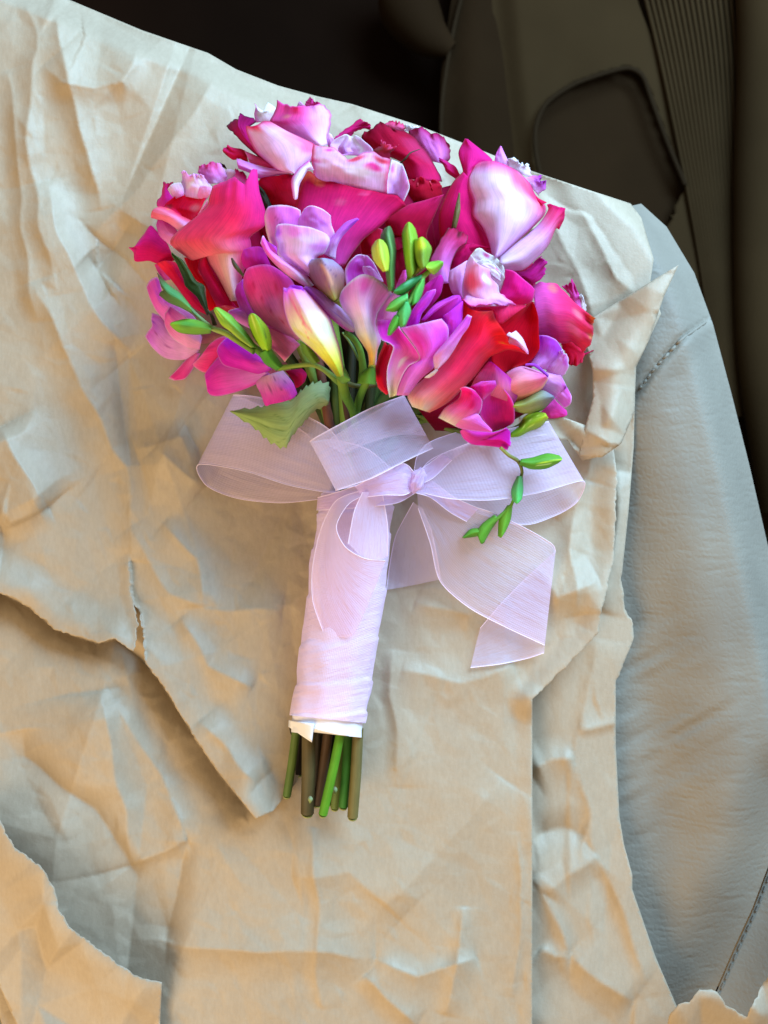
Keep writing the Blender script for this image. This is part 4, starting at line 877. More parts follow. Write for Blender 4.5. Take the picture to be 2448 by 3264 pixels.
# pink trumpet
t = freesia('open pink freesia trumpet with an orange tinted throat, in the middle front', 18)
P('f', [(20,970),(-5,770),(60,640),(150,553)], [(505,900),(435,760),(375,650),(292,560)], [(196,90,196),(204,96,206),(210,120,220),(214,150,234)], T=[(205,543)], off=2, cup=-2, rim=(RIMC,.08), spots=((.4,.4,.35,(190,46,170),.85),))
P('f', [(330,900),(240,760),(235,700)], [(480,890),(400,760),(330,700)], [(214,150,226),(220,160,236)], off=4, cup=1, rim=(RIMC,.08))
P('f', [(415,1410),(450,1280),(540,1150),(640,1045)], [(640,1400),(700,1260),(710,1140),(730,1080)], [(222,140,220),(222,160,236),(220,160,236)], off=6, cup=3, rim=((236,206,250),.06))
P('f', [(660,1010),(700,900),(770,755)], [(840,920),(860,860),(800,748)], [(224,150,210),(230,110,196),(216,90,186)], off=3, cup=2)
P('k', [(1318,1260),(1290,1080),(1140,852),(1102,700),(970,522),(914,390)], [(1402,1260),(1422,1060),(1466,930),(1402,740),(1432,560),(1622,318)], [(176,160,60),(226,180,110),(246,206,196),(242,196,232),(240,170,234),(230,140,228)],
  T=[(955,272),(1060,158),(1180,74),(1270,60),(1405,110),(1535,205)], off=7, cup=11, rim=((242,216,248),.03), sr=((206,130,220),.3,.6), spots=((.55,.93,.12,(232,96,196),.8),(.95,.2,.12,(226,160,80),.8)), n=(24,26))
bud('k', [(1290,1300),(1200,1380),(1160,1500)], [(1390,1280),(1400,1400),(1400,1520)], (70,120,40), (84,130,44), 0, 5, name='bract')
ptube('stalk', 'k', [(1355,1240),(1330,1380),(1240,1560),(1180,1720),(1140,1900)], [64,54,46,38,30], [46,56,52,50,50], t, ((150,160,60),(90,140,50),(90,150,50)))
ptube('stalk', 'k', [(1010,830),(1130,940),(1200,1080),(1230,1300),(1220,1480)], [52,48,46,42,38], [40,40,42,52,60], t, ((80,120,40),(110,160,60),(70,120,40)))
ptube('stalk', 'k', [(960,830),(1040,930),(1110,1050),(1180,1200)], [40,40,40,38], [14,18,18,16], t, ((100,130,70),(60,90,40)))
ptube('stalk', 'k', [(970,1480),(1120,1530),(1280,1540),(1450,1500)], [44,42,40,38], [40,34,34,34], t, ((96,100,50),(90,84,46)))

# magenta pink bloom over the scarlet rose
t = freesia('large magenta pink freesia spread open on the front of the scarlet rose', 16)
P('f', [(900,1260),(1000,1100),(1050,960),(1180,858)], [(1060,1320),(1160,1200),(1265,1060),(1302,880)], [(170,16,120),(186,22,140),(190,40,160)], T=[(1265,812)], off=0, cup=2)
P('f', [(990,1460),(1090,1300),(1205,1190),(1420,1093)], [(1310,1460),(1490,1450),(1535,1300),(1542,1180)], [(166,12,110),(186,30,150),(206,70,214)], T=[(1515,1088)], off=2, cup=3, sr=((206,80,226),.35))
P('f', [(1005,1410),(1180,1222),(1430,1088)], [(1045,1425),(1255,1252),(1505,1112)], [(196,50,190),(208,90,222),(206,80,224)], off=5, cup=1)
P('f', [(800,1500),(880,1300),(962,1180),(1082,1038)], [(975,1475),(1012,1330),(1112,1200),(1192,1058)], [(196,40,196),(202,56,218),(206,84,226)], T=[(1195,1003)], off=4, cup=3, rim=((222,130,238),.06))
P('l', [(1090,480),(1065,300),(1045,195)], [(1200,500),(1290,300),(1312,-10)], [(200,60,210),(204,66,222),(200,60,220)], off=4, cup=2, T=[(1150,120)])
P('l', [(340,1275),(308,1100),(308,900),(358,720),(388,610),(330,552),(228,510),(170,400),(158,230)], [(430,1245),(450,1130),(520,960),(600,850),(735,780),(722,690),(600,520),(500,400),(455,345)],
  [(250,222,176),(240,190,196),(234,140,202),(226,110,190),(222,90,190),(228,64,190),(228,54,188),(222,80,206)], T=[(300,205),(420,160)], off=6, cup=-3, rim=((244,200,226),.025), spots=((.6,.35,.1,(248,214,222),.8,.5),(.75,.65,.15,(214,70,170),.6)), n=(22,30))
P('l', [(430,1245),(470,1080),(590,862),(732,772),(705,650),(570,460),(490,352)], [(580,1245),(760,1020),(920,880),(932,740),(1100,540),(1112,350),(1025,232)],
  [(238,140,206),(232,120,206),(236,110,206),(236,90,204),(230,86,200),(226,110,220)], T=[(605,328),(740,298),(860,270)], off=5, cup=5, rim=((240,160,234),.025), spots=((.2,.75,.2,(222,50,180),.7),(.5,.9,.2,(230,130,226),.6)), n=(24,28))
P('l', [(945,925),(920,800),(932,710),(1060,560),(1252,330),(1372,178)], [(975,900),(1095,780),(1185,650),(1295,460),(1385,330),(1424,200)], [(240,190,236),(238,160,234),(232,120,222),(216,84,206)], off=10, cup=3, rim=((244,196,242),.04))
P('l', [(800,1010),(870,960),(950,900)], [(860,1015),(930,970),(980,910)], [(250,220,234),(248,206,232)], off=9, cup=1)
ptube('flower_tube', 'l', [(440,1160),(420,1260),(380,1400)], [26,22,20], [90,60,40], t, ((240,200,190),(240,216,160),(140,150,60)), mat=M_PETAL)

# right lavender bloom with pink bud
t = freesia('pale violet freesia with a salmon pink bud and an olive bud, at the right edge', 2)
P('m', [(1080,840),(1160,905),(1300,898)], [(1210,690),(1256,745),(1348,828)], [(224,90,180),(230,72,166),(226,60,160)], T=[(1352,872)], off=0, cup=2)
P('m', [(955,350),(1045,210),(1045,100),(1058,28)], [(1160,400),(1230,335),(1305,265),(1292,170)], [(206,160,232),(204,130,224),(190,70,206),(176,70,214)], T=[(1150,36),(1240,84)], off=2, cup=4, rim=((206,140,240),.05), n=(18,20))
P('m', [(1130,385),(1232,242),(1288,188)], [(1305,475),(1364,372),(1354,238)], [(210,160,236),(206,140,230),(212,150,236)], off=4, cup=2, rag=4, rim=((232,200,248),.08), spots=((.7,.6,.25,(200,80,190),.7),))
P('m', [(1070,610),(1200,675),(1325,798)], [(1140,388),(1275,445),(1355,590)], [(220,170,236),(222,150,226),(208,104,210)], T=[(1385,762),(1400,680)], off=3, cup=4, rim=((228,180,240),.06), spots=((.7,.8,.2,(196,60,176),.7),(.3,.4,.2,(234,180,226),.5)))
b = P('m', [(780,745),(850,722),(960,680),(1080,600),(1152,488)], [(708,430),(790,380),(882,358),(1000,390),(1112,440)], [(226,130,150),(236,150,164),(236,140,166),(226,100,170)], off=8, cup=11, name='bud', wob=.2, sl=((236,190,130),.2,.8), sr=((206,150,200),.3,.7))
P('m', [(780,745),(850,722),(960,680),(1080,600),(1152,488)], [(708,430),(790,380),(882,358),(1000,390),(1112,440)], [(226,130,150),(226,100,170)], off=7.4, cup=-6, name='bud_back', parent=b, n=(10,12))
P('m', [(905,352),(1000,356),(1152,476)], [(915,330),(1025,335),(1156,448)], [(180,90,196),(160,66,188),(170,90,200)], off=12, cup=1)
bud('m', [(778,820),(880,852),(980,852),(1100,812),(1222,690)], [(790,738),(900,700),(1000,640),(1100,612),(1205,668)], (140,150,54), (112,112,136), 8, 8)
bud('m', [(772,1152),(850,1130),(960,1050),(1080,990),(1152,900)], [(738,1020),(850,960),(900,890),(1000,838),(1122,852)], (96,140,28), (166,190,44), 7, 8, lines=((.5,.3,.75,.95,.03,(214,226,110)),(.35,.35,.3,.6,.03,(196,216,90))))
stem_to('m', (760,720), t, ((120,150,60),(90,130,50)), 0.0016)

# lower right magenta bloom
t = freesia('vivid magenta freesia bloom lowest on the right, petal tips over the ribbon loop', 12)
P('m', [(325,590),(380,480),(460,380),(522,308)], [(790,750),(826,660),(765,500),(665,405)], [(206,110,160),(212,120,172),(206,80,170),(184,34,168)], T=[(555,312),(602,350)], off=3, cup=4, sr=((180,20,160),.2))
P('m', [(440,735),(400,640),(328,580),(440,518)], [(485,695),(562,620),(602,560),(592,508)], [(214,100,186),(216,40,160),(216,40,170),(222,110,214)], off=7, cup=3)
P('m', [(560,1050),(470,932),(428,850),(458,720),(578,575)], [(700,1005),(792,942),(794,800),(764,700),(684,600)], [(176,14,90),(190,22,120),(204,40,146),(206,50,156)], T=[(632,572)], off=5, cup=-4, rim=((226,110,206),.06), n=(20,20))
P('m', [(-10,900),(60,800),(200,700),(232,620),(220,590)], [(210,1010),(350,930),(432,840),(452,722),(380,620)], [(246,222,204),(232,130,180),(222,60,156),(206,24,126),(214,50,156)], T=[(262,574),(332,590)], off=8, cup=6, rim=((240,170,210),.05),
  spots=((.6,.55,.16,(196,10,96),.7),(.8,.35,.2,(226,120,196),.6)), n=(20,22))
P('m', [(218,1042),(260,1122),(350,1182),(480,1196),(620,1212),(722,1242)], [(262,1010),(400,1046),(562,1056),(662,1030),(712,1008),(752,1050)], [(220,90,180),(206,50,168),(196,24,146),(190,24,156)], T=[(760,1150),(750,1210)], off=8, cup=5, rim=((222,90,216),.05))
P('m', [(140,960),(222,1012),(400,1042),(560,1052)], [(280,870),(405,862),(462,932),(556,1032)], [(234,140,190),(228,110,196),(224,100,196)], off=11, cup=3, rim=((240,160,216),.06))
ptube('flower_tube', 'm', [(120,830),(-20,840),(-140,790)], [26,24,22], [60,44,34], t, ((240,200,190),(240,226,190),(150,150,70)), mat=M_PETAL)

# ------------------------------------------------------------------ green bud sprays
def spray(label, lift):
    global PAR, LIFT
    LIFT = lift; PAR = thing('freesia_bud_spray', label, 'bud spray', group='green freesia bud sprays')
    return PAR
t = spray('green freesia bud spray reaching left across the lavender and coral blooms', 10)
bud('i', [(800,735),(640,662),(480,592),(362,500)], [(775,640),(640,480),(480,360),(338,208)], (84,140,74), (62,76,40), 5, 6, T=[(385,452),(432,440),(392,392),(362,285)], n=(18,18), spots=((.7,.55,.4,(64,128,76),.8),(.95,.95,.22,(70,44,34),.9)))
bud('i', [(1050,1005),(850,1022),(650,1000),(560,950),(504,888)], [(1050,912),(900,840),(750,814),(640,830),(522,864)], (96,150,60), (120,176,40), 6, 6, spots=((.6,.5,.3,(66,136,66),.6),))
bud('j', [(830,610),(700,522),(560,402),(432,302),(338,120)], [(910,610),(762,402),(652,282),(562,182),(402,84)], (84,130,44), (120,176,60), 7, 7, T=[(350,88)], sl=((170,210,56),.35), lines=((.32,.55,.4,.98,.03,(206,226,120)),))
bud('j', [(1000,665),(880,502),(810,332),(793,220)], [(1094,645),(1104,520),(1054,350),(952,230)], (146,196,36), (140,180,50), 9, 8, T=[(820,168),(872,164)], lines=((.35,.15,.3,.95,.03,(206,226,120)),(.7,.4,.6,1,.04,(80,110,50))))
bud('j', [(1170,915),(1020,832),(958,740),(945,685)], [(1252,855),(1182,750),(1132,680),(1094,625)], (66,136,40), (80,150,44), 9, 8, name='calyx')
ptube('stalk', 'i', [(740,650),(900,800),(1060,935),(1230,1000),(1400,1110),(1620,1245)], [44,46,48,49,50,52], [26,24,34,38,36,44], t, ((110,160,110),(150,180,120),(160,185,80),(110,150,60)))
ptube('stalk', 'j', [(840,590),(960,680),(1090,790),(1200,880)], [50,51,52,52], [50,52,60,60], t, ((110,150,60),(96,150,60),(76,140,46)))
ptube('stalk', 'k', [(110,1300),(300,1275),(560,1255),(720,1325),(860,1440),(960,1520)], [52,52,54,54,54,50], [46,30,34,34,44,50], t, ((130,165,60),(140,160,70),(120,150,70),(90,140,50)))
PAR = t
P('i', [(1070,900),(1040,780),(980,680)], [(1130,900),(1070,760),(1010,690)], [(60,50,34),(70,60,40)], off=2, cup=1, mat=M_GREEN, name='bract')

t = spray('upright green freesia bud spray with tiny leaf buds, standing in the middle of the bouquet', 26)
bud('f', [(575,1030),(535,760),(535,560),(468,320),(520,208)], [(650,1030),(662,700),(672,480),(642,290),(612,202)], (74,118,50), (72,104,66), 6, 6, T=[(582,168)], lines=((.6,.3,.65,.9,.05,(120,165,90)),))
bud('f', [(500,770),(378,620),(352,460),(402,370)], [(575,765),(592,600),(562,440),(502,358)], (176,192,52), (150,176,60), 10, 8, T=[(450,342)], lines=((.35,.15,.4,.9,.05,(206,214,96)),(.7,.3,.65,.9,.05,(130,160,60))))
bud('f', [(830,910),(800,700),(768,450),(757,260),(800,150)], [(962,710),(945,560),(962,360),(932,220),(882,140)], (120,160,44), (120,170,44), 8, 7, T=[(842,117)], lines=((.35,.4,.4,.85,.05,(170,196,90)),))
bud('f', [(990,745),(928,640),(888,480),(888,348)], [(1085,690),(1114,600),(1144,470),(1092,370)], (110,136,44), (116,164,44), 10, 8, T=[(960,338),(1020,312)], spots=((.5,.8,.3,(190,206,40),.8),(.35,.45,.25,(90,110,40),.6)))
bud('f', [(868,840),(920,730),(962,650)], [(925,835),(1042,740),(1085,660)], (196,190,90), (150,160,60), 8, 4, name='calyx')
bud('f', [(1058,695),(1108,650),(1230,628)], [(1080,735),(1180,808),(1294,690)], (150,186,56), (110,180,56), 11, 5, T=[(1294,640)])
bud('f', [(638,1050),(720,1082),(850,1022),(1002,885)], [(648,1018),(760,930),(880,858),(1014,806)], (56,130,66), (40,112,64), 12, 4, spots=((.8,.6,.25,(110,196,150),.7),))
bud('f', [(870,1225),(848,1100),(898,1000),(1000,900)], [(962,1172),(1012,1080),(1044,960),(1054,850)], (76,164,76), (96,190,84), 11, 4)
bud('f', [(538,1288),(660,1302),(740,1242),(835,1165)], [(542,1268),(600,1180),(700,1110),(825,1058)], (96,150,40), (90,180,100), 13, 4)
bud('f', [(740,1505),(680,1422),(688,1320),(780,1175)], [(800,1472),(862,1330),(864,1240),(835,1170)], (84,166,84), (74,170,100), 13, 4)
bud('f', [(560,1614),(578,1500),(640,1370),(680,1338)], [(600,1614),(692,1512),(722,1470),(724,1398)], (84,156,50), (80,176,74), 13, 3)
ptube('stalk', 'f', [(1130,760),(1040,830),(960,960),(880,1120),(800,1240),(700,1420)], [84,85,86,86,86,86], [30,34,30,30,24,20], t, ((150,186,80),(120,170,70),(90,160,70)))
ptube('stalk', 'f', [(860,860),(830,960),(760,1150),(700,1400)], [74,70,62,54], [50,46,40,40], t, ((150,160,70),(80,120,44)))

t = spray('thin drooping green freesia bud spray hanging over the right ribbon loop', 0)
ptube('stalk', 'o', [(935,62),(1000,122),(1072,168),(1100,250),(1072,330)], [37,36,34,32,31], [13,14,15,12,16], t, ((150,160,80),(110,110,60),(110,140,80)))
ptube('stalk', 'o', [(1040,440),(1015,500),(930,585),(800,690)], [30,29,28,27], [11,12,14,16], t, ((110,160,60),(96,160,60)))
bud('o', [(1078,192),(1170,226),(1282,222),(1370,182)], [(1090,152),(1180,138),(1290,107),(1382,124)], (70,130,36), (90,150,44), 0, 4, T=[(1404,152)], zabs=34, lines=((.45,.5,.55,1,.06,(190,214,60)),(.3,.45,.3,.75,.03,(180,214,150))))
bud('o', [(1064,278),(1020,380),(1028,462)], [(1104,278),(1108,380),(1098,452)], (76,140,84), (80,180,90), 0, 4, T=[(1062,488)], zabs=30)
bud('o', [(990,498),(928,600),(918,730)], [(1028,500),(1012,610),(972,702)], (96,150,44), (90,150,40), 0, 3, T=[(940,744)], zabs=27)
bud('o', [(890,570),(798,640),(755,702)], [(925,600),(862,692),(812,782)], (90,150,50), (80,140,36), 0, 3, T=[(788,788)], zabs=26)
bud('o', [(795,672),(710,680),(648,742)], [(785,728),(730,738),(660,748)], (84,140,40), (70,130,34), 0, 3, zabs=25)

# ------------------------------------------------------------------ leaves between the flowers and the binding
t = thing('rose_leaf', 'serrated pale green rose leaf lying across the left ribbon loop', 'leaf')
PAR = t; LIFT = 0
P('n', [(1162,300),(1150,150),(1000,140),(880,208),(760,318),(580,350),(390,402),(110,432)], [(1150,362),(1010,420),(895,540),(765,690),(690,812),(525,742),(370,600),(120,442)], [(124,142,100),(132,152,104),(136,160,106),(134,162,100),(128,156,88)],
  zabs=33, off=0, cup=3, bow=3, tip=-6, base=-2, rag=0, mat=M_GREEN, name='blade', n=(30,40), wob=0.5, lines=((.75,0,.62,.5,.018,(92,118,60)),(.62,.5,.75,1,.018,(96,124,62)),(.68,.3,.3,.5,.012,(104,132,70)),(.66,.45,.3,.7,.012,(104,132,70)),(.7,.25,.95,.4,.012,(104,132,70)),(.64,.5,.95,.65,.012,(104,132,70)),(.7,.15,.3,.25,.012,(104,132,70))))
bl = bpy.data.objects['blade']
co = np.array([v.co for v in bl.data.vertices]).reshape(40, 30, 3)       # saw-toothed margin
for j in range(1, 39):
    for e, i in ((0, 1), (29, 28)):
        d = co[j, e] - co[j, 14]; d /= np.linalg.norm(d) + 1e-9
        co[j, e] += d * (0.0011 if j % 3 == 0 else (0.0003 if j % 3 == 1 else -0.0003))
bl.data.vertices.foreach_set('co', co.astype(np.float32).ravel())
ptube('petiole', 'n', [(1200,640),(1180,470),(1135,375),(1040,370),(960,430)], [26,28,30,32,33], [20,18,16,14,8], t, ((120,70,50),(130,84,60),(110,110,60)))

t = thing('leaf', 'olive green strap leaf poking out under the scarlet rose beside the ribbon', 'leaf')
PAR = t
P('D', [(470,1010),(600,1082),(760,1140)], [(490,1000),(620,1040),(760,1100)], [(96,116,46),(110,132,58),(104,124,54)], zabs=26, cup=2, mat=M_GREEN, name='blade')
t = thing('leaf', 'dull green leaf half hidden behind the ribbon at the flower necks', 'leaf')
PAR = t
P('l', [(-60,1500),(50,1250),(100,1120)], [(340,1380),(270,1210),(180,1110)], [(80,92,50),(92,104,58),(80,96,46)], zabs=22, cup=2, mat=M_GREEN, name='blade')
t = thing('leaf_filler', 'dark green filler leaves and stems behind the flower necks', 'leaf sprig')
PAR = t
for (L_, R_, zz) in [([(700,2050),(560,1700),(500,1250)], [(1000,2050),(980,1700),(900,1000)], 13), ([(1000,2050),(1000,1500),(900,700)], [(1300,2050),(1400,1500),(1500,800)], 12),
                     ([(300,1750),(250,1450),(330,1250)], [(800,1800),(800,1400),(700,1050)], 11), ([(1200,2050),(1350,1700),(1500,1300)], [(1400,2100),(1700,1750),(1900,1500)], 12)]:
    P('k', L_, R_, [(34,38,24),(40,50,26),(30,40,22)], zabs=zz, cup=2, mat=M_GREEN, name='blade', wob=1.5)  # added dark filler leaves closing the shadowed gap among the stems
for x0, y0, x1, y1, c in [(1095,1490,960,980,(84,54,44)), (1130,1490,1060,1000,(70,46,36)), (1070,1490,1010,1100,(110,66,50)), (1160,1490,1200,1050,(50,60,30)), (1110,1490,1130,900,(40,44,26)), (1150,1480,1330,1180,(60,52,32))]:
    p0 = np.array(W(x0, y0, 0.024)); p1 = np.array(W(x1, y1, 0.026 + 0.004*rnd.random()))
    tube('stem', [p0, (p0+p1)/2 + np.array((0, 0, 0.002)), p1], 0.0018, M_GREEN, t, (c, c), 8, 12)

# ------------------------------------------------------------------ bound handle
hz = 0.012
handle = thing('bouquet_handle', 'bouquet handle of cut stems bound in lilac organza over white tape', 'bouquet handle')
le = [(700,1060),(688,1095),(682,1150),(668,1230),(661,1330),(647,1420),(638,1490),(627,1545)]
re = [(850,1060),(846,1095),(842,1150),(833,1250),(822,1340),(807,1430),(797,1500),(788,1562)]
def wrap_mesh(name, le, re, mat, z0, grow=0.0, seg=110, nu=56, bands=True, endjag=None):
    pl, pr = cr(np.array(le, float), seg), cr(np.array(re, float), seg); vs, uv = [], []
    for k in range(seg):
        for i in range(nu):
            th = 2*math.pi*i/nu; c = (pl[k] + pr[k]) / 2; hw = (pr[k] - pl[k]) / 2
            wpx = np.hypot(*hw); zc = z0 + wpx * 0.80 * 0.00019
            step = 0.0
            if bands:      # overlapping turns of ribbon
                ph = k/seg*6.2 + 0.16*math.cos(th) + 0.05*math.sin(3*th) + 0.04*math.sin(7.3*k/seg+th); fr = ph % 1.0
                step = 0.045 * (1-fr) + 0.014*math.sin(9*th+5*k/seg) + 0.05*float(noise2(th*2.2, k/9.0, 5)) + 0.03*float(noise2(th*4, k/4.0, 6))
            rr = 1 + grow + step; p = c + hw * math.cos(th) * rr
            if endjag is not None and k == seg-1: p = p + np.array([0, endjag(th)])
            z = zc + wpx * 0.80 * 0.00019 * math.sin(th) * rr
            vs.append(W(p[0]*D, p[1]*D, z)); uv.append((k/seg*3 + 0.16*math.cos(th), i/nu))
    return mesh_obj(name, vs, grid_faces(seg, nu, True), mat, handle, True, None, uv)
wrap_mesh('ribbon_wrap', le, re, M_WRAP, hz)
tle = [(641,1480),(634,1515),(627,1550),(625,1577)]; tre = [(796,1490),(791,1530),(787,1568),(786,1596)]
def jag(th):
    c = math.cos(th); s = math.sin(th)
    return 0 if s < -0.2 else (-4 if c > 0.3 else (4 if c < -0.6 else (-4 - 10*(0.3-c) if c > -0.3 else -12)))
wrap_mesh('tape', tle, tre, M_TAPE, hz, -0.05, 50, 56, False, jag)
# loose tag of tape at the lower left
tz = lambda a, b: [(x, y) for x, y in zip(a, b)]
PAR = handle; LIFT = 0
tg = T2P('q', [(262,780),(262,980),(400,1080),(530,1166),(556,1000),(570,860)]); 
gx = cr(np.array([(262,905),(258,980)], float), 8); g2 = cr(np.array([(560,950),(545,1060),(532,1166)], float), 8)
vs = []
for k in range(8):
    for i in range(10):
        u = i/9; q = (1-u)*gx[k] + u*g2[k]; q = T2P('q', [q])[0]
        zt = 0.0295 + 0.0068*math.sin(u*1.7) - 0.004*(1-u)**2 - 0.002*(k/7)
        vs.append(W(q[0], q[1], zt))
mesh_obj('tape', vs, grid_faces(8, 10), M_TAPE, handle, True, None, None, 0.0003)
for (a, b, r, zt, zb, c0, c1) in [((350,1000),(238,1790),50,20,17,(100,126,60),(92,118,52)), ((300,960),(262,1500),46,12,11,(60,50,36),(50,42,30)), ((492,1000),(478,1995),80,26,23,(98,86,52),(84,74,44)),
    ((735,950),(598,1890),58,24,22,(84,62,42),(72,54,38)), ((880,1000),(662,2010),54,30,28,(92,150,36),(92,156,36)), ((880,1100),(800,1935),52,18,16,(104,126,64),(110,130,64)),
    ((970,1000),(900,1920),56,22,20,(52,110,36),(60,120,40)), ((1075,1000),(1010,2040),64,25,22,(112,104,62),(122,112,64)), ((620,950),(560,1880),56,13,12,(52,44,30),(44,36,26)),
    ((780,1000),(730,1880),50,12,12,(44,50,28),(50,60,30)), ((400,1000),(370,1530),60,13,12,(44,36,26),(40,34,24)), ((1000,1000),(960,1800),50,13,12,(44,60,28),(50,70,30)),
    ((700,1000),(690,1700),56,17,14,(36,30,22),(36,30,22))]:
    o = ptube('stem', 'q', [a, ((a[0]+b[0])/2+6, (a[1]+b[1])/2), b], [zt, (zt+zb)/2, zb], [r, r*1.03, r*1.0], handle, (c0, c1), n=14, seg=16)
    e = ptube('cut_end', 'q', [b, (b[0]-2, b[1]+14)], [zb, zb-0.3], [r*0.9, r*0.86], o, ((150,160,96),(160,166,110)), n=12, seg=3)
for x, y, zz in ((510,1830,31), (800,1720,24)):
    ptube('thorn_scar', 'q', [(x, y-30), (x+4, y), (x, y+46)], [zz-1, zz, zz-1.5], [10, 30, 8], handle, ((120,40,60),(150,170,120),(110,140,70)), n=10, seg=8)

# ------------------------------------------------------------------ ribbon bow
bow = thing('ribbon_bow', 'sheer lilac organza ribbon bow tied around the neck of the bouquet', 'ribbon bow')
def strip(name, tile, A, Bv, zA, zB, mat=None, nu=26, nv=48, T=(), B0=(), hem=True, wob=0.5, ends=(False, False), seed=0):
    """ribbon between two edge curves, each with its own heights (mm)"""
    mat = mat or M_RIB
    a, b = T2P(tile, A), T2P(tile, Bv)
    a = cr(np.c_[a, np.interp(np.linspace(0, 1, len(a)), np.linspace(0, 1, len(zA)), zA)], nv)
    b = cr(np.c_[b, np.interp(np.linspace(0, 1, len(b)), np.linspace(0, 1, len(zB)), zB)], nv)
    u = np.linspace(0, 1, nu)[None, :, None]; v = np.linspace(0, 1, nv)[:, None, None]
    g = (1-u)*a[:, None] + u*b[:, None]
    if T:
        tp = arc(cr(np.vstack([a[-1, :2], T2P(tile, T), b[-1, :2]]), 60), nu)
        g[..., :2] += v**2 * (tp[None] - ((1-u[0])*a[-1, :2] + u[0]*b[-1, :2])[None])
    U = np.broadcast_to(u[..., 0], (nv, nu)); V = np.broadcast_to(v[..., 0], (nv, nu))
    z = g[..., 2] + wob * 2.2 * (noise2(U*1.6+seed, V*3.2, 40+seed) + 0.4*noise2(U*5, V*7+seed, 41)) * np.minimum(1, 4*V)
    z = np.maximum(z * 0.001, paper_under(g[..., 0], g[..., 1]) + 0.0008 + 0.0012 * np.clip(z, 0, 12) / 12)
    x, y, z = W(g[..., 0], g[..., 1], z)
    vv = np.stack([x, y, z], -1)
    o = mesh_obj(name, vv.reshape(-1, 3), grid_faces(nv, nu), mat, bow, True, None, np.stack([U, V], -1).reshape(-1, 2))
    if hem:
        tube('hem', vv[:, 0], 0.00013, M_HEM, o, None, 6, nv, smooth_path=False)
        tube('hem', vv[:, -1], 0.00013, M_HEM, o, None, 6, nv, smooth_path=False)
    return o
# left loop: front and back layer
strip('loop', 'E', [(700,420),(600,235),(450,145),(300,88),(188,76),(230,92),(380,160),(540,280),(680,440)], [(610,480),(540,474),(400,445),(230,390),(42,364),(75,450),(200,503),(380,522),(560,505)],
      [32,30,27,23,16,10,9,12,18], [34,32,29,25,18,10,9,11,18], nv=80, seed=1)
# right loop
strip('loop', 'E', [(925,440),(1000,345),(1160,275),(1330,215),(1488,186),(1410,200),(1250,240),(1100,300),(960,430)], [(930,470),(1080,505),(1260,510),(1450,480),(1632,432),(1605,520),(1500,582),(1360,612),(1080,525)],
      [40,37,33,28,18,11,11,16,28], [40,37,32,26,17,10,10,14,26], nv=80, seed=2)
strip('loop_fold', 'E', [(930,420),(945,330),(1000,270),(1130,225),(1300,190)], [(940,450),(1040,370),(1180,290),(1330,262),(1480,240)], [38,36,32,26,16], [38,36,32,26,16], seed=7, nv=30)
# middle loop lying towards the camera
strip('loop', 'E', [(893,78),(760,128),(640,190),(503,268),(600,262),(740,300),(860,400)], [(1012,296),(900,348),(760,420),(610,470),(700,450),(800,440),(900,450)], [42,50,54,52,45,41,38], [44,51,55,52,45,41,38], nv=60, seed=4)
strip('loop_fold', 'E', [(893,80),(780,140),(660,210),(560,275)], [(985,245),(880,240),(760,270),(640,320)], [40,46,50,50], [42,46,48,49], nv=24, seed=5, hem=False)
# tail across the right, folded back at its end
strip('tail', 'E', [(945,462),(1100,515),(1250,560),(1392,626),(1500,690),(1518,722)], [(950,545),(1000,690),(1040,845),(1160,955),(1310,1035),(1472,1110)], [36,30,25,20,17,15], [34,26,17,14,14,13], nv=48, seed=6)
strip('tail_end', 'E', [(1516,725),(1400,830),(1300,930),(1206,1040)], [(1470,1142),(1400,1165),(1290,1188),(1166,1203)], [15,11,9,9], [12,10,9,9], nv=24, seed=8, T=[(1190,1100)])
strip('tail', 'E', [(930,520),(860,650),(835,760),(818,882)], [(965,545),(1005,640),(1030,760),(1042,838)], [26,18,12,10], [26,18,13,10], nv=30, seed=9, T=[(930,862)])
# tail over the handle
strip('tail', 'E', [(745,462),(612,512),(545,640),(512,800),(515,930),(555,1050)], [(775,470),(665,525),(612,620),(650,705),(730,752),(815,762)], [46,42,39,37,36,35], [47,47,47,47,46,44], nv=44, mat=M_RIBT, T=[(640,1078),(690,1056),(760,900)], seed=10, wob=.3)
strip('tail_fold', 'E', [(720,478),(685,560),(660,690)], [(802,478),(824,620),(824,742)], [49,48,47], [47,46,45], nv=24, mat=M_RIBT, T=[(720,748),(790,756)], seed=11, wob=.3)
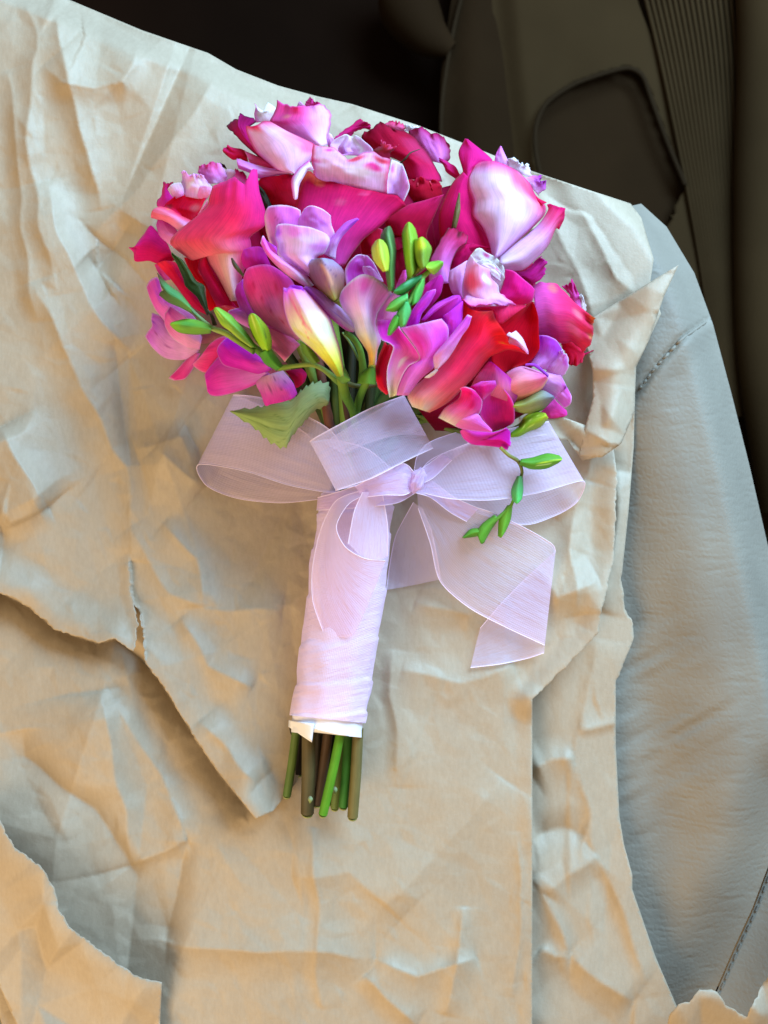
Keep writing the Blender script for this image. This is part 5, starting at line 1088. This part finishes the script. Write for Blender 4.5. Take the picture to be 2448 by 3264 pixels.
# collar and knot
strip('collar', 'E', [(535,500),(640,470),(760,425),(870,395),(935,425)], [(530,552),(650,545),(780,535),(870,520),(940,480)], [30,40,47,46,44], [30,41,47,46,43], M_RIBD, nv=40, seed=12, wob=.8)
strip('collar', 'E', [(690,455),(790,400),(890,360),(945,410)], [(720,500),(810,490),(890,490),(930,470)], [46,50,50,47], [47,51,51,47], M_RIBD, nv=34, seed=13, wob=.9)
strip('gather', 'E', [(930,440),(1000,430),(1100,500),(1200,545)], [(935,480),(1000,500),(1080,560),(1150,600)], [44,38,32,27], [43,37,31,26], M_RIBD, nv=30, seed=14, wob=.8)
strip('gather', 'E', [(930,400),(980,370),(1050,320)], [(945,450),(1010,420),(1090,345)], [45,41,37], [45,40,36], M_RIBD, nv=24, seed=15, wob=.8)
kc = T2P('E', [(945,428)])[0]; ks, ku = [], []
for k in range(30):
    for i in range(40):
        ph = math.pi*k/29; th = 2*math.pi*i/40
        r = 1 + 0.42*float(noise2(2*th/math.pi + 1.5*ph, ph*1.5, 77)) + 0.13*math.sin(8*th + 2.2*ph) * math.sin(ph)
        a_ = 44*r*math.cos(ph); b_ = 27*r*math.sin(ph)*math.cos(th)
        x, y, z = W(kc[0] + 0.80*b_ - 0.5*a_*0.6, kc[1] + 0.87*a_ + 0.35*b_, 0.047 + 0.0042*r*math.sin(ph)*math.sin(th))
        ks.append((x, y, z)); ku.append((i/40*2, k/30))
mesh_obj('knot', ks, grid_faces(30, 40, True), M_RIBD, bow, True, None, ku)

# every thing's empty stands at the middle of its own base; the parts keep their places
from mathutils import Matrix
def mesh_points(o):
    pts = []
    for ch in [o] + list(o.children_recursive):
        if ch.type == 'MESH':
            a = np.empty(len(ch.data.vertices) * 3, np.float32); ch.data.vertices.foreach_get('co', a); pts.append(a.reshape(-1, 3))
    return np.vstack(pts)
for o in [o for o in bpy.data.objects if o.type == 'EMPTY' and o.parent is None]:
    a = mesh_points(o); lo, hi = a.min(0), a.max(0)
    c = Vector(((lo[0] + hi[0]) / 2, (lo[1] + hi[1]) / 2, lo[2])); o.location = c
    for ch in o.children: ch.matrix_parent_inverse = Matrix.Translation(-c)
